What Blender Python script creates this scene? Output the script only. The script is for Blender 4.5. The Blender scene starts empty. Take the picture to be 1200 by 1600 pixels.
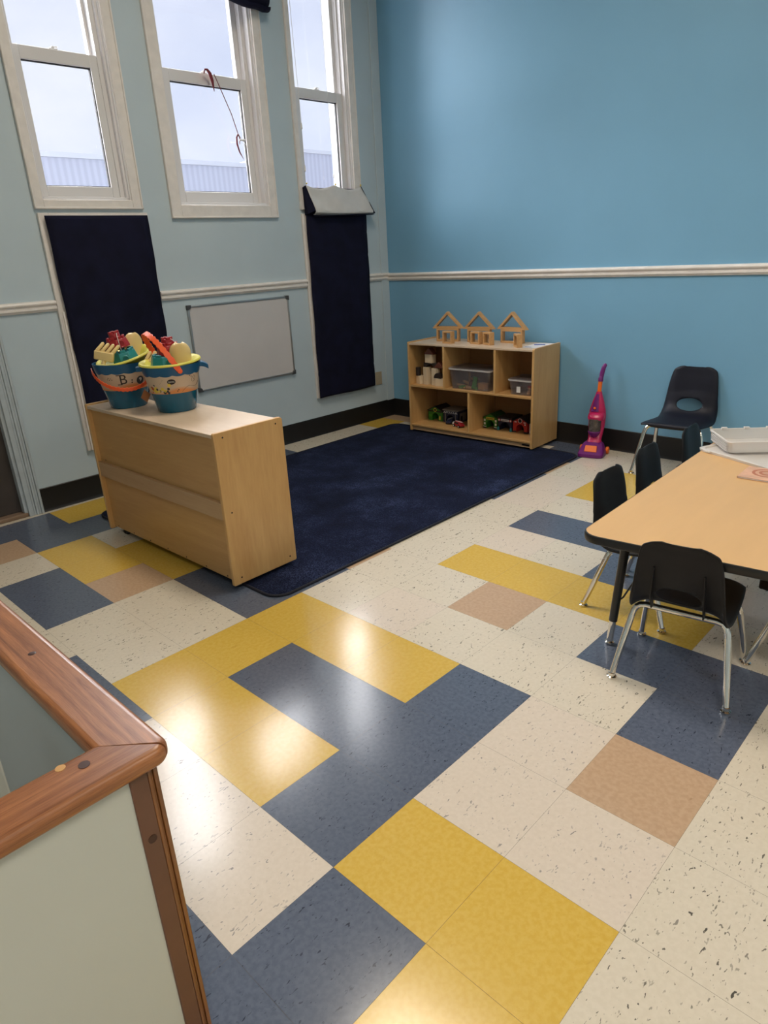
import bpy, bmesh, math, random
from mathutils import Vector, Matrix
R_ = math.radians
PI = math.pi
rnd = random.Random(7)
SC = bpy.context.scene
COL = SC.collection

# ------------------------------------------------------------------ mesh builder
class MB:
    def __init__(s): s.bm = bmesh.new()
    def _faces(s, vs, faces, m=0):
        out = []
        for f in faces:
            try:
                fc = s.bm.faces.new([vs[i] for i in f]); fc.material_index = m; out.append(fc)
            except ValueError: pass
        return out
    def box(s, x0, x1, y0, y1, z0, z1, m=0, M=None):
        c = [(x0,y0,z0),(x1,y0,z0),(x1,y1,z0),(x0,y1,z0),(x0,y0,z1),(x1,y0,z1),(x1,y1,z1),(x0,y1,z1)]
        vs = [s.bm.verts.new(M @ Vector(p) if M else p) for p in c]
        s._faces(vs, [(0,3,2,1),(4,5,6,7),(0,1,5,4),(1,2,6,5),(2,3,7,6),(3,0,4,7)], m)
        return s
    def cbox(s, c, d, m=0, M=None):
        return s.box(c[0]-d[0]/2,c[0]+d[0]/2,c[1]-d[1]/2,c[1]+d[1]/2,c[2]-d[2]/2,c[2]+d[2]/2,m,M)
    def loft(s, rings, cap=True, m=0, closed=True):
        R = [[s.bm.verts.new(p) for p in r] for r in rings]
        n = len(R[0])
        for a, b in zip(R, R[1:]):
            for i in range(n if closed else n-1):
                j = (i+1) % n
                try:
                    f = s.bm.faces.new((a[i],a[j],b[j],b[i])); f.material_index = m
                except ValueError: pass
        if cap and closed:
            for r in (R[0], R[-1]):
                try: f = s.bm.faces.new(r); f.material_index = m
                except ValueError: pass
        return s
    def cyl(s, p0, p1, r0, r1=None, seg=16, m=0):
        r1 = r0 if r1 is None else r1
        return s.tube([p0, p1], [r0, r1], seg, m)
    def tube(s, pts, r, seg=10, m=0, cap=True):
        pts = [Vector(p) for p in pts]
        n = len(pts)
        rs = r if isinstance(r, (list, tuple)) else [r]*n
        t0 = (pts[1]-pts[0]).normalized()
        ref = Vector((0,0,1)) if abs(t0.z) < .9 else Vector((1,0,0))
        u = t0.cross(ref).normalized(); rings = []
        for i, p in enumerate(pts):
            if i == 0: t = t0
            elif i == n-1: t = (pts[-1]-pts[-2]).normalized()
            else: t = ((pts[i+1]-p).normalized()+(p-pts[i-1]).normalized()).normalized()
            u = (u - t*u.dot(t)).normalized(); v = t.cross(u)
            rings.append([p + (u*math.cos(2*PI*k/seg)+v*math.sin(2*PI*k/seg))*rs[i] for k in range(seg)])
        return s.loft(rings, cap, m)
    def lathe(s, prof, seg=32, c=(0,0,0), m=0, M=None, cap=True):
        rings = []
        for r, z in prof:
            ring = [Vector((c[0]+r*math.cos(2*PI*k/seg), c[1]+r*math.sin(2*PI*k/seg), c[2]+z)) for k in range(seg)]
            rings.append([M @ p for p in ring] if M else ring)
        return s.loft(rings, cap, m)
    def prism(s, poly, a0, a1, axis='z', m=0, M=None):
        def P(p, a):
            q = {'z': (p[0],p[1],a), 'y': (p[0],a,p[1]), 'x': (a,p[0],p[1])}[axis]
            return M @ Vector(q) if M else Vector(q)
        return s.loft([[P(p,a0) for p in poly],[P(p,a1) for p in poly]], True, m)
    def grid(s, rows, m=0):
        return s.loft(rows, False, m, closed=False)
    def mesh(s, me, M, m=0):
        vs = [s.bm.verts.new(M @ v.co) for v in me.vertices]
        s._faces(vs, [tuple(p.vertices) for p in me.polygons], m)
        return s
    def build(s, name, mats, parent=None, smooth=True, bevel=0, seg=2, solid=0, recalc=True, sub=0):
        if recalc: bmesh.ops.recalc_face_normals(s.bm, faces=s.bm.faces)
        me = bpy.data.meshes.new(name); s.bm.to_mesh(me); s.bm.free()
        for mt in (mats if isinstance(mats, (list, tuple)) else [mats]): me.materials.append(mt)
        o = bpy.data.objects.new(name, me); COL.objects.link(o)
        if smooth:
            for p in me.polygons: p.use_smooth = True
            me.set_sharp_from_angle(angle=R_(35))
        if parent: o.parent = parent
        if solid:
            md = o.modifiers.new('s','SOLIDIFY'); md.thickness = solid; md.offset = 0
        if sub:
            md = o.modifiers.new('u','SUBSURF'); md.levels = sub; md.render_levels = sub
        if bevel:
            md = o.modifiers.new('b','BEVEL'); md.width = bevel; md.segments = seg; md.limit_method = 'ANGLE'; md.angle_limit = R_(40)
            md.harden_normals = False
        return o

def tag(o, label=None, cat=None, group=None, kind=None):
    if label: o['label'] = label
    if cat: o['category'] = cat
    if group: o['group'] = group
    if kind: o['kind'] = kind
    return o
def thing(name, label=None, cat=None, loc=(0,0,0), rz=0, group=None, kind=None):
    o = bpy.data.objects.new(name, None); COL.objects.link(o)
    o.empty_display_size = .05
    o.location = loc; o.rotation_euler = (0,0,rz)
    return tag(o, label, cat, group, kind)
def copy_tree(o, parent=None):
    c = o.copy(); COL.objects.link(c)
    if parent: c.parent = parent
    for ch in list(o.children): copy_tree(ch, c)
    return c
def text_mesh(txt, size):
    cu = bpy.data.curves.new('t','FONT'); cu.body = txt; cu.size = size; cu.align_x = 'CENTER'; cu.align_y = 'CENTER'; cu.extrude = size*.012
    cu.resolution_u = 4
    o = bpy.data.objects.new('t', cu); COL.objects.link(o)
    bpy.context.view_layer.update()
    me = bpy.data.meshes.new_from_object(o.evaluated_get(bpy.context.evaluated_depsgraph_get()))
    bpy.data.objects.remove(o); bpy.data.curves.remove(cu)
    return me

# ------------------------------------------------------------------ materials
def newmat(name):
    m = bpy.data.materials.new(name); m.use_nodes = True
    nt = m.node_tree; b = nt.nodes['Principled BSDF']
    return m, nt, b
def node(nt, typ, **kw):
    n = nt.nodes.new(typ)
    for k, v in kw.items():
        if k.startswith('i_'):
            n.inputs[int(k[2:]) if k[2:].isdigit() else k[2:].replace('_',' ')].default_value = v
        else: setattr(n, k, v)
    return n
def c4(c): return (c[0],c[1],c[2],1)
def mapping(nt, scale=(1,1,1), rot=(0,0,0)):
    tc = node(nt,'ShaderNodeTexCoord'); mp = node(nt,'ShaderNodeMapping')
    mp.inputs['Scale'].default_value = scale; mp.inputs['Rotation'].default_value = rot
    nt.links.new(tc.outputs['Object'], mp.inputs['Vector']); return mp
def ramp(nt, src, stops):
    r = node(nt,'ShaderNodeValToRGB'); cr = r.color_ramp
    while len(cr.elements) < len(stops): cr.elements.new(.5)
    for e,(p,c) in zip(cr.elements, stops): e.position = p; e.color = c4(c)
    nt.links.new(src, r.inputs['Fac']); return r
def bump(nt, b, src, strength, dist=.002):
    bp = node(nt,'ShaderNodeBump'); bp.inputs['Strength'].default_value = strength; bp.inputs['Distance'].default_value = dist
    nt.links.new(src, bp.inputs['Height']); nt.links.new(bp.outputs['Normal'], b.inputs['Normal'])
def mat(name, col, rough=.5, metal=0, var=0, scale=8, bmp=0, bscale=60, coat=0, spec=.5, vs=(1,1,1)):
    m, nt, b = newmat(name)
    b.inputs['Base Color'].default_value = c4(col); b.inputs['Roughness'].default_value = rough
    b.inputs['Metallic'].default_value = metal; b.inputs['Coat Weight'].default_value = coat
    b.inputs['Specular IOR Level'].default_value = spec
    if var:
        mp = mapping(nt, vs); nz = node(nt,'ShaderNodeTexNoise'); nz.inputs['Scale'].default_value = scale; nz.inputs['Detail'].default_value = 4
        nt.links.new(mp.outputs[0], nz.inputs['Vector'])
        r = ramp(nt, nz.outputs['Fac'], [(.3,[x*(1-var) for x in col]),(.7,[min(1,x*(1+var)) for x in col])])
        nt.links.new(r.outputs[0], b.inputs['Base Color'])
    if bmp:
        mp = mapping(nt); nz = node(nt,'ShaderNodeTexNoise'); nz.inputs['Scale'].default_value = bscale; nz.inputs['Detail'].default_value = 3
        nt.links.new(mp.outputs[0], nz.inputs['Vector']); bump(nt, b, nz.outputs['Fac'], bmp)
    return m
def wood(name, dark, light, axis='z', rough=.4, scale=14, stretch=.07, coat=0, figure=.5):
    m, nt, b = newmat(name)
    sc = [1,1,1]; sc['xyz'.index(axis)] = stretch
    mp = mapping(nt, sc)
    n1 = node(nt,'ShaderNodeTexNoise'); n1.inputs['Scale'].default_value = scale; n1.inputs['Detail'].default_value = 5; n1.inputs['Distortion'].default_value = figure
    n2 = node(nt,'ShaderNodeTexNoise'); n2.inputs['Scale'].default_value = scale*9; n2.inputs['Detail'].default_value = 2
    nt.links.new(mp.outputs[0], n1.inputs['Vector']); nt.links.new(mp.outputs[0], n2.inputs['Vector'])
    mx = node(nt,'ShaderNodeMix'); mx.inputs[0].default_value = .3
    nt.links.new(n1.outputs['Fac'], mx.inputs[2]); nt.links.new(n2.outputs['Fac'], mx.inputs[3])
    mid = [(a+c)/2 for a,c in zip(dark,light)]
    r = ramp(nt, mx.outputs[0], [(.32,dark),(.5,mid),(.68,light)])
    nt.links.new(r.outputs[0], b.inputs['Base Color'])
    b.inputs['Roughness'].default_value = rough; b.inputs['Coat Weight'].default_value = coat; b.inputs['Coat Roughness'].default_value = .25
    bump(nt, b, n2.outputs['Fac'], .08, .001)
    return m
def vct(name, base, alt, fleck, dens, rot=0, fs=46, soft=.09):
    m, nt, b = newmat(name)
    mp = mapping(nt, (1,1,1), (0,0,rot))
    nz = node(nt,'ShaderNodeTexNoise'); nz.inputs['Scale'].default_value = 75; nz.inputs['Detail'].default_value = 5
    nt.links.new(mp.outputs[0], nz.inputs['Vector'])
    r = ramp(nt, nz.outputs['Fac'], [(.38,base),(.62,alt)])
    mp2 = mapping(nt, (1,.42,1), (0,0,rot))
    # slight wobble so flecks are ragged
    wn = node(nt,'ShaderNodeTexNoise'); wn.inputs['Scale'].default_value = 90
    nt.links.new(mp2.outputs[0], wn.inputs['Vector'])
    add = node(nt,'ShaderNodeMixRGB', blend_type='LINEAR_LIGHT'); add.inputs[0].default_value = .014
    nt.links.new(mp2.outputs[0], add.inputs[1]); nt.links.new(wn.outputs['Color'], add.inputs[2])
    vo = node(nt,'ShaderNodeTexVoronoi'); vo.inputs['Scale'].default_value = fs
    nt.links.new(add.outputs[0], vo.inputs['Vector'])
    sep = node(nt,'ShaderNodeSeparateColor'); nt.links.new(vo.outputs['Color'], sep.inputs[0])
    # fleck radius differs per cell: radius = max(0, red-(1-dens)) * k
    sub = node(nt,'ShaderNodeMath', operation='SUBTRACT'); nt.links.new(sep.outputs[0], sub.inputs[0]); sub.inputs[1].default_value = 1-dens
    mul = node(nt,'ShaderNodeMath', operation='MULTIPLY'); nt.links.new(sub.outputs[0], mul.inputs[0]); mul.inputs[1].default_value = .36/dens
    d = node(nt,'ShaderNodeMath', operation='SUBTRACT'); nt.links.new(mul.outputs[0], d.inputs[0]); nt.links.new(vo.outputs['Distance'], d.inputs[1])
    k = node(nt,'ShaderNodeMath', operation='DIVIDE', use_clamp=True); nt.links.new(d.outputs[0], k.inputs[0]); k.inputs[1].default_value = soft
    k2 = node(nt,'ShaderNodeMath', operation='MULTIPLY', use_clamp=True); nt.links.new(k.outputs[0], k2.inputs[0])
    lo = node(nt,'ShaderNodeMath', operation='MULTIPLY_ADD'); nt.links.new(sep.outputs[1], lo.inputs[0]); lo.inputs[1].default_value = .6; lo.inputs[2].default_value = .35
    nt.links.new(lo.outputs[0], k2.inputs[1])
    mx = node(nt,'ShaderNodeMixRGB'); nt.links.new(k2.outputs[0], mx.inputs[0]); nt.links.new(r.outputs[0], mx.inputs[1]); mx.inputs[2].default_value = c4(fleck)
    nt.links.new(mx.outputs[0], b.inputs['Base Color'])
    nr = node(nt,'ShaderNodeTexNoise'); nr.inputs['Scale'].default_value = 5; nt.links.new(mp.outputs[0], nr.inputs['Vector'])
    rr = node(nt,'ShaderNodeMapRange'); rr.inputs[3].default_value = .15; rr.inputs[4].default_value = .22
    nt.links.new(nr.outputs['Fac'], rr.inputs[0]); nt.links.new(rr.outputs[0], b.inputs['Roughness'])
    bump(nt, b, nr.outputs['Fac'], .06, .004)
    return m
def glass(name, tint=(1,1,1), refl=.06, rough=.02, milk=0, milkcol=(.8,.8,.8)):
    m = bpy.data.materials.new(name); m.use_nodes = True; nt = m.node_tree; nt.nodes.clear()
    out = node(nt,'ShaderNodeOutputMaterial'); tr = node(nt,'ShaderNodeBsdfTransparent'); tr.inputs[0].default_value = c4(tint)
    gl = node(nt,'ShaderNodeBsdfGlossy'); gl.inputs['Roughness'].default_value = rough
    fr = node(nt,'ShaderNodeLayerWeight'); fr.inputs[0].default_value = .2
    mr = node(nt,'ShaderNodeMapRange'); mr.inputs[3].default_value = refl; mr.inputs[4].default_value = .6
    nt.links.new(fr.outputs['Fresnel'], mr.inputs[0])
    mx = node(nt,'ShaderNodeMixShader'); nt.links.new(mr.outputs[0], mx.inputs[0])
    last = tr
    if milk:
        df = node(nt,'ShaderNodeBsdfDiffuse'); df.inputs[0].default_value = c4(milkcol)
        m2 = node(nt,'ShaderNodeMixShader'); m2.inputs[0].default_value = milk
        nt.links.new(tr.outputs[0], m2.inputs[1]); nt.links.new(df.outputs[0], m2.inputs[2]); last = m2
    nt.links.new(last.outputs[0], mx.inputs[1]); nt.links.new(gl.outputs[0], mx.inputs[2]); nt.links.new(mx.outputs[0], out.inputs[0])
    return m

M = {}
M['wall_pale'] = mat('pale blue paint', (.50,.59,.64), .5, var=.03, scale=3, bmp=.05, bscale=120)
M['wall_blue'] = mat('sky blue paint', (.185,.40,.585), .47, var=.03, scale=2, bmp=.05, bscale=120)
M['white'] = mat('white painted trim', (.78,.73,.69), .4, var=.05, scale=20)
M['vinyl_white'] = mat('white vinyl sash', (.72,.70,.70), .35)
M['ceiling'] = mat('ceiling tile white', (.75,.75,.73), .9)
M['black_base'] = mat('black vinyl cove base', (.008,.0075,.008), .45, var=.1, scale=10)
M['gasket'] = mat('black rubber', (.01,.01,.012), .6)
M['navy_cloth'] = mat('navy blackout cloth', (.006,.0065,.022), .85, var=.25, scale=9, bmp=.1, bscale=300, spec=.2)
M['white_cloth'] = mat('white blackout lining', (.62,.60,.58), .8, var=.05, scale=12)
M['maple_v'] = wood('birch plywood upright grain', (.54,.30,.108), (.66,.405,.165), 'z', .38, 9, .12, .15, 1.2)
M['maple_h'] = wood('birch plywood lengthwise grain', (.49,.275,.10), (.59,.35,.14), 'x', .38, 12, .08, .15)
M['maple_edge'] = wood('plywood edge', (.36,.19,.07), (.52,.31,.13), 'x', .5, 40, .05)
M['maple_top'] = wood('laminate top', (.60,.45,.31), (.70,.55,.40), 'x', .35, 10, .2, .2)
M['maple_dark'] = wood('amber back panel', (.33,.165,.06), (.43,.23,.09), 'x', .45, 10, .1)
M['maple_rail'] = wood('pinkish birch rail', (.46,.29,.15), (.55,.36,.20), 'x', .4, 12, .08, .1)
M['screw'] = mat('dark screw head', (.02,.018,.015), .4, .6)
M['block_wood'] = wood('light beech block', (.50,.27,.10), (.64,.38,.17), 'x', .45, 25, .15)
M['acrylic'] = glass('clear acrylic', (.93,.95,.97), .08, .03)
M['pane'] = glass('window glass', (.97,.98,1), .04, .01)
M['bin_clear'] = glass('clear plastic', (.93,.92,.94), .04, .12, .07, (.75,.70,.72))
M['bin_milky'] = glass('milky plastic', (.92,.92,.92), .05, .2, .60, (.92,.88,.84))
M['chrome'] = mat('chrome tube', (.78,.75,.70), .1, 1)
M['black_poly'] = mat('black plastic shell', (.010,.010,.012), .5, var=.1, scale=20, bmp=.05, bscale=400, spec=.3)
M['navy_poly'] = mat('dark navy plastic shell', (.008,.009,.018), .5, var=.1, scale=20, bmp=.05, bscale=400, spec=.3)
M['black_metal'] = mat('black enamel', (.012,.012,.013), .35)
M['table_top'] = mat('maple laminate', (.70,.43,.19), .38, var=.03, scale=3, vs=(6,1,1), coat=.1)
M['rail'] = wood('stained oak', (.15,.045,.012), (.46,.19,.075), 'x', .36, 75, .045, .25, .9)
M['rail_y'] = wood('stained oak crosswise', (.15,.045,.012), (.44,.175,.06), 'y', .36, 75, .045, .25, .9)
M['post_brown'] = mat('brown painted board', (.135,.06,.035), .45, var=.1, scale=14)
M['post_wood'] = wood('dark stained moulding', (.10,.035,.01), (.27,.105,.028), 'z', .35, 30, .05, .3)
M['plug_dark'] = mat('dark wood plug', (.05,.018,.012), .5)
M['plug_light'] = mat('pale wood plug', (.55,.30,.10), .5)
M['sage'] = mat('sage cream paint', (.52,.54,.49), .5, var=.02, scale=3, bmp=.05, bscale=150)
M['board'] = mat('whiteboard surface', (.60,.57,.56), .28, var=.03, scale=4)
M['alu'] = mat('brushed aluminium', (.42,.42,.42), .35, .9)
M['grey_plastic'] = mat('dark grey plastic', (.06,.06,.065), .45)
M['outlet'] = mat('beige outlet plastic', (.42,.35,.24), .45)
M['door'] = mat('dark brown door', (.052,.042,.038), .5, var=.2, scale=6)
M['threshold'] = wood('worn wood threshold', (.16,.10,.06), (.30,.20,.13), 'x', .5, 20)
M['casing_grey'] = mat('grey white painted casing', (.46,.52,.56), .4, var=.08, scale=16)
def rug_mat():
    m, nt, b = newmat('navy cut pile')
    mp = mapping(nt); n1 = node(nt,'ShaderNodeTexNoise'); n1.inputs['Scale'].default_value = 3.2; n1.inputs['Detail'].default_value = 6; n1.inputs['Roughness'].default_value = .7
    n2 = node(nt,'ShaderNodeTexNoise'); n2.inputs['Scale'].default_value = 160; n2.inputs['Detail'].default_value = 3
    nt.links.new(mp.outputs[0], n1.inputs['Vector']); nt.links.new(mp.outputs[0], n2.inputs['Vector'])
    mx = node(nt,'ShaderNodeMath', operation='MULTIPLY'); nt.links.new(n1.outputs['Fac'], mx.inputs[0]); nt.links.new(n2.outputs['Fac'], mx.inputs[1])
    r = ramp(nt, mx.outputs[0], [(.15,(.003,.004,.010)),(.27,(.0065,.0095,.028)),(.41,(.032,.044,.10))])
    nt.links.new(r.outputs[0], b.inputs['Base Color']); b.inputs['Roughness'].default_value = .95; b.inputs['Specular IOR Level'].default_value = .1
    b.inputs['Sheen Weight'].default_value = .06; b.inputs['Sheen Tint'].default_value = (.3,.4,.8,1); b.inputs['Sheen Roughness'].default_value = .5
    bump(nt, b, n2.outputs['Fac'], .6, .006)
    return m
M['rug'] = rug_mat()
M['rug_edge'] = mat('navy rug binding', (.006,.007,.016), .8, bmp=.3, bscale=200)
def siding_mat():
    m, nt, b = newmat('ribbed metal siding')
    mp = mapping(nt); w = node(nt,'ShaderNodeTexWave', bands_direction='Y'); w.inputs['Scale'].default_value = 2.6
    nt.links.new(mp.outputs[0], w.inputs['Vector'])
    r = ramp(nt, w.outputs['Fac'], [(.2,(.60,.60,.70)),(.8,(.68,.68,.78))])
    nt.links.new(r.outputs[0], b.inputs['Base Color']); b.inputs['Roughness'].default_value = .6
    return m
M['siding'] = siding_mat()
M['siding_cap'] = mat('pale metal coping', (.80,.80,.86), .6)
M['pink_wall'] = mat('pinkish masonry', (.80,.64,.66), .8)
M['asphalt'] = mat('asphalt', (.12,.12,.12), .9)
def plastic(n, c, r=.35): return mat(n, c, r)
M['teal_bucket'] = plastic('deep teal plastic', (.004,.105,.19), .25)
M['blue_rim'] = plastic('deep blue plastic', (.004,.085,.20), .3)
M['lime'] = plastic('yellow green plastic', (.66,.62,.10), .4)
M['red_toy'] = plastic('red plastic', (.33,.012,.018), .4)
M['teal_toy'] = plastic('teal plastic', (.015,.21,.24), .4)
M['cream_toy'] = plastic('cream yellow plastic', (.74,.55,.24), .4)
M['orange_toy'] = plastic('orange plastic', (.80,.10,.018), .4)
M['tag_orange'] = plastic('orange card', (.48,.17,.05), .7)
M['card_white'] = plastic('white card', (.62,.58,.55), .7)
M['string'] = plastic('white cord', (.75,.72,.68), .7)
M['ink'] = plastic('black ink', (.02,.012,.012), .6)
M['ink_grey'] = plastic('charcoal ink', (.03,.04,.045), .6)
M['ribbon'] = plastic('dark red ribbon', (.16,.008,.02), .6)
M['vac_pink'] = plastic('magenta plastic', (.50,.012,.10), .28)
M['vac_purple'] = plastic('purple plastic', (.155,.012,.16), .28)
M['vac_orange'] = plastic('bright orange plastic', (.85,.16,.015), .35)
M['vac_cup'] = mat('smoky clear plastic', (.10,.085,.08), .15, var=.5, scale=40)
M['dark_block'] = wood('dark walnut block', (.012,.007,.006), (.03,.016,.012), 'z', .5, 20)
M['pale_block'] = wood('pale maple block', (.66,.52,.34), (.76,.62,.44), 'z', .5, 20)
M['redbrown_block'] = wood('red brown block', (.10,.025,.015), (.16,.045,.025), 'z', .5, 20)
M['green_toy'] = plastic('green paint', (.03,.19,.02), .4)
M['green_dark'] = plastic('dark green paint', (.012,.07,.018), .4)
M['leaf_green'] = plastic('leaf green paint', (.05,.28,.03), .45)
M['black_toy'] = plastic('black paint', (.012,.013,.018), .4)
M['navy_toy'] = plastic('navy paint', (.012,.018,.05), .4)
M['red_paint'] = plastic('red paint', (.42,.02,.015), .4)
M['grey_toy'] = plastic('grey paint', (.20,.18,.15), .5)
M['white_toy'] = plastic('white paint', (.75,.73,.70), .45)
M['yellow_toy'] = plastic('yellow paint', (.70,.50,.06), .45)
M['tyre'] = plastic('black tyre', (.01,.01,.01), .6)
M['paper'] = plastic('white paper', (.74,.74,.76), .7)
M['paper_blue'] = plastic('blue print', (.04,.07,.35), .7)
M['book_pink'] = mat('peach book cover', (.72,.42,.28), .35, var=.2, scale=16)
M['book_red'] = plastic('rust print', (.50,.17,.09), .4)

# ------------------------------------------------------------------ frames of the two walls
XL, YB = -3.3356, 3.8288
CORNER = (XL, YB, 0)
RZ_L = math.atan2(-.99978934, -.02052478)   # left wall: local x runs from the corner towards the viewer, y into the room
RZ_B = math.atan2(-.00788501, .99996891)    # back wall: local x runs right from the corner, -y into the room
ROOT_L = (Matrix.Translation(CORNER) @ Matrix.Rotation(RZ_L, 4, 'Z'))
def sthing(name, frame='L', **kw):
    return thing(name, loc=CORNER, rz=RZ_L if frame=='L' else RZ_B, kind='structure', **kw)
def smesh(name, mb, mats, frame=None, **kw):
    o = mb.build(name, mats, **kw)
    if frame: o.location = CORNER; o.rotation_euler = (0,0,RZ_L if frame=='L' else RZ_B)
    o['kind'] = 'structure'; return o
CEIL = 4.25
XR, YF = 3.6, -3.6

# ------------------------------------------------------------------ floor
T = .3048
Y_,B_,T_,C_ = 1,2,3,0
tiles = {}
for k in [(2,-4),(2,-3),(2,-2),(1,-4),(0,-4),(0,-3),(0,-2),(0,0),(0,1),(-1,1),(-2,1),(5,-3),(5,-2),(5,-1),(5,0),(9,-3),(9,-2),(10,-3),(10,-2),(2,-7),(2,-8),(1,-8),(1,-9),(2,-11),(3,-11),(11,-11),(-4,3),(-4,4),(3,5),(3,6)]: tiles[k] = Y_
for k in [(1,-3),(1,-2),(0,-1),(1,-1),(2,-1),(-1,0),(-2,-1),(-2,0),(-2,-2),(3,1),(4,0),(4,1),(7,-3),(7,-2),(7,-1),(6,-1),(2,-6),(2,-5),(3,-5),(8,-5),(9,-5),(11,-5),(12,-5),(12,-6),(12,-7),(0,-7),(0,-8),(1,-10),(2,-10),(1,-11),(0,-11),(-1,-5),(-1,-4),(7,-11),(6,-11),(12,-2),(12,-1),(-3,4),(-2,5),(8,3),(8,4)]: tiles[k] = B_
for k in [(2,1),(4,-2),(4,-5),(10,-5),(1,-7),(0,-10),(12,-11),(12,-10),(-3,2),(6,4)]: tiles[k] = T_
CR, CA, FK = (.63,.565,.455), (.66,.595,.485), (.05,.045,.04)
fm = [vct('cream vinyl tile, dark flecks lengthwise', CR, CA, FK, .95, 0, 100),
      vct('cream vinyl tile, dark flecks crosswise', CR, CA, FK, .95, PI/2, 100),
      vct('cream vinyl tile, faint flecks lengthwise', (.64,.555,.46), (.67,.585,.49), (.24,.22,.21), .8, 0, 98),
      vct('cream vinyl tile, faint flecks crosswise', (.64,.555,.46), (.67,.585,.49), (.24,.22,.21), .8, PI/2, 98),
      vct('yellow vinyl tile', (.60,.39,.06), (.64,.43,.085), (.48,.29,.04), .15, PI/2, 70, .4),
      vct('slate blue vinyl tile', (.088,.107,.152), (.108,.130,.180), (.018,.023,.042), .98, PI/2, 105, .12),
      vct('slate blue vinyl tile crosswise', (.088,.107,.152), (.108,.130,.180), (.018,.023,.042), .98, 0, 105, .12),
      vct('tan vinyl tile', (.47,.315,.20), (.52,.36,.235), (.30,.18,.10), .06, 0, 50, .3),
      mat('dark tile joint', (.10,.08,.065), .8)]
mb = MB()
g = .00032
for u in range(-14, 15):
    for v in range(-13, 14):
        x0,x1,y0,y1 = v*T+g,(v+1)*T-g,u*T+g,(u+1)*T-g
        t = tiles.get((u,v), 0); h = rnd.random()
        if t == Y_: mi = 4
        elif t == B_: mi = 5 if h < .6 else 6
        elif t == T_: mi = 7
        else:
            dense = (v <= -5) or (v >= 2) or (u >= 3 and h < .8) or h < .12
            if -3 <= v <= 1 and -2 <= u <= 2: dense = False
            mi = (0 if dense else 2) + (1 if h*7 % 1 < .6 else 0)
        vs = [mb.bm.verts.new(p) for p in ((x0,y0,0),(x1,y0,0),(x1,y1,0),(x0,y1,0))]
        f = mb.bm.faces.new(vs); f.material_index = mi
vs = [mb.bm.verts.new(p) for p in ((-4.2,-4.4,-.0006),(4.4,-4.4,-.0006),(4.4,4.6,-.0006),(-4.2,4.6,-.0006))]
f = mb.bm.faces.new(vs); f.material_index = 8
fl = mb.build('floor', fm, smooth=False, recalc=False); fl['kind'] = 'structure'

# ------------------------------------------------------------------ walls and ceiling
WT = .26
wins = [(2.265,2.855,1.80,3.72), (1.19,1.97,1.775,3.72), (.33,.895,1.80,3.72)]   # openings s0,s1,z0,z1
DOOR = (3.325, 4.25, 0, 2.12)
def wall_grid(s0, s1, holes):
    mb = MB()
    S = sorted({s0,s1,*[h[0] for h in holes],*[h[1] for h in holes]}); Z = sorted({0,CEIL,*[h[2] for h in holes],*[h[3] for h in holes]})
    def inhole(a,b): return any(h[0]<=a<h[1] and h[2]<=b<h[3] for h in holes)
    for a,b in zip(S,S[1:]):
        for c,d in zip(Z,Z[1:]):
            if not inhole((a+b)/2,(c+d)/2): mb.box(a,b,-WT,0,c,d)
    bmesh.ops.remove_doubles(mb.bm, verts=mb.bm.verts, dist=1e-5)
    # drop the doubled faces inside the wall
    kill = {}
    for f in mb.bm.faces:
        k = tuple(round(x,4) for x in f.calc_center_median()); kill.setdefault(k, []).append(f)
    bmesh.ops.delete(mb.bm, geom=[f for v in kill.values() if len(v)>1 for f in v], context='FACES')
    return mb
smesh('wall_left', wall_grid(-.25, 7.6, wins+[DOOR]), M['wall_pale'], 'L', smooth=False)
smesh('wall_back', MB().box(-.3, 7.2, 0, .2, 0, CEIL), M['wall_blue'], 'B', smooth=False)
smesh('wall_right', MB().box(XR, XR+.2, YF, 4.0, 0, CEIL), M['wall_pale'], smooth=False)
smesh('wall_front', MB().box(-3.7, XR+.2, YF-.2, YF, 0, CEIL), M['wall_pale'], smooth=False)
smesh('ceiling', MB().box(-3.8, XR+.2, YF-.2, 4.1, CEIL, CEIL+.1), M['ceiling'], smooth=False)
smesh('trim_1', MB().box(0, .088, 0, .012, .15, CEIL-.01), M['wall_pale'], 'L', bevel=.003)
def rail_prof(x0, x1, z=1.234, sgn=1):
    p = [(0,-.03),(.010,-.03),(.014,-.022),(.020,-.016),(.020,-.004),(.014,0),(.014,.006),(.026,.012),(.028,.02),(.024,.028),(.012,.032),(0,.034)]
    return MB().loft([[(x, sgn*a, z+b) for a,b in p] for x in (x0,x1)])
for i,(a,b) in enumerate([(0,.262),(.93,2.197),(2.888,3.232)]): smesh(f'trim_{i+2}', rail_prof(a,b,1.238), M['white'], 'L')
smesh('trim_5', rail_prof(0,6.9,1.232,-1), M['white'], 'B')
def base_prof(x0,x1,sgn=1):
    p = [(0,0),(.016,0),(.011,.008),(.007,.022),(.006,.15),(.003,.154),(0,.154)]
    return MB().loft([[(x, sgn*a, b) for a,b in p] for x in (x0,x1)])
smesh('baseboard_left', base_prof(0,3.235), M['black_base'], 'L')
smesh('baseboard_back', base_prof(0,6.9,-1), M['black_base'], 'B')

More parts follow.
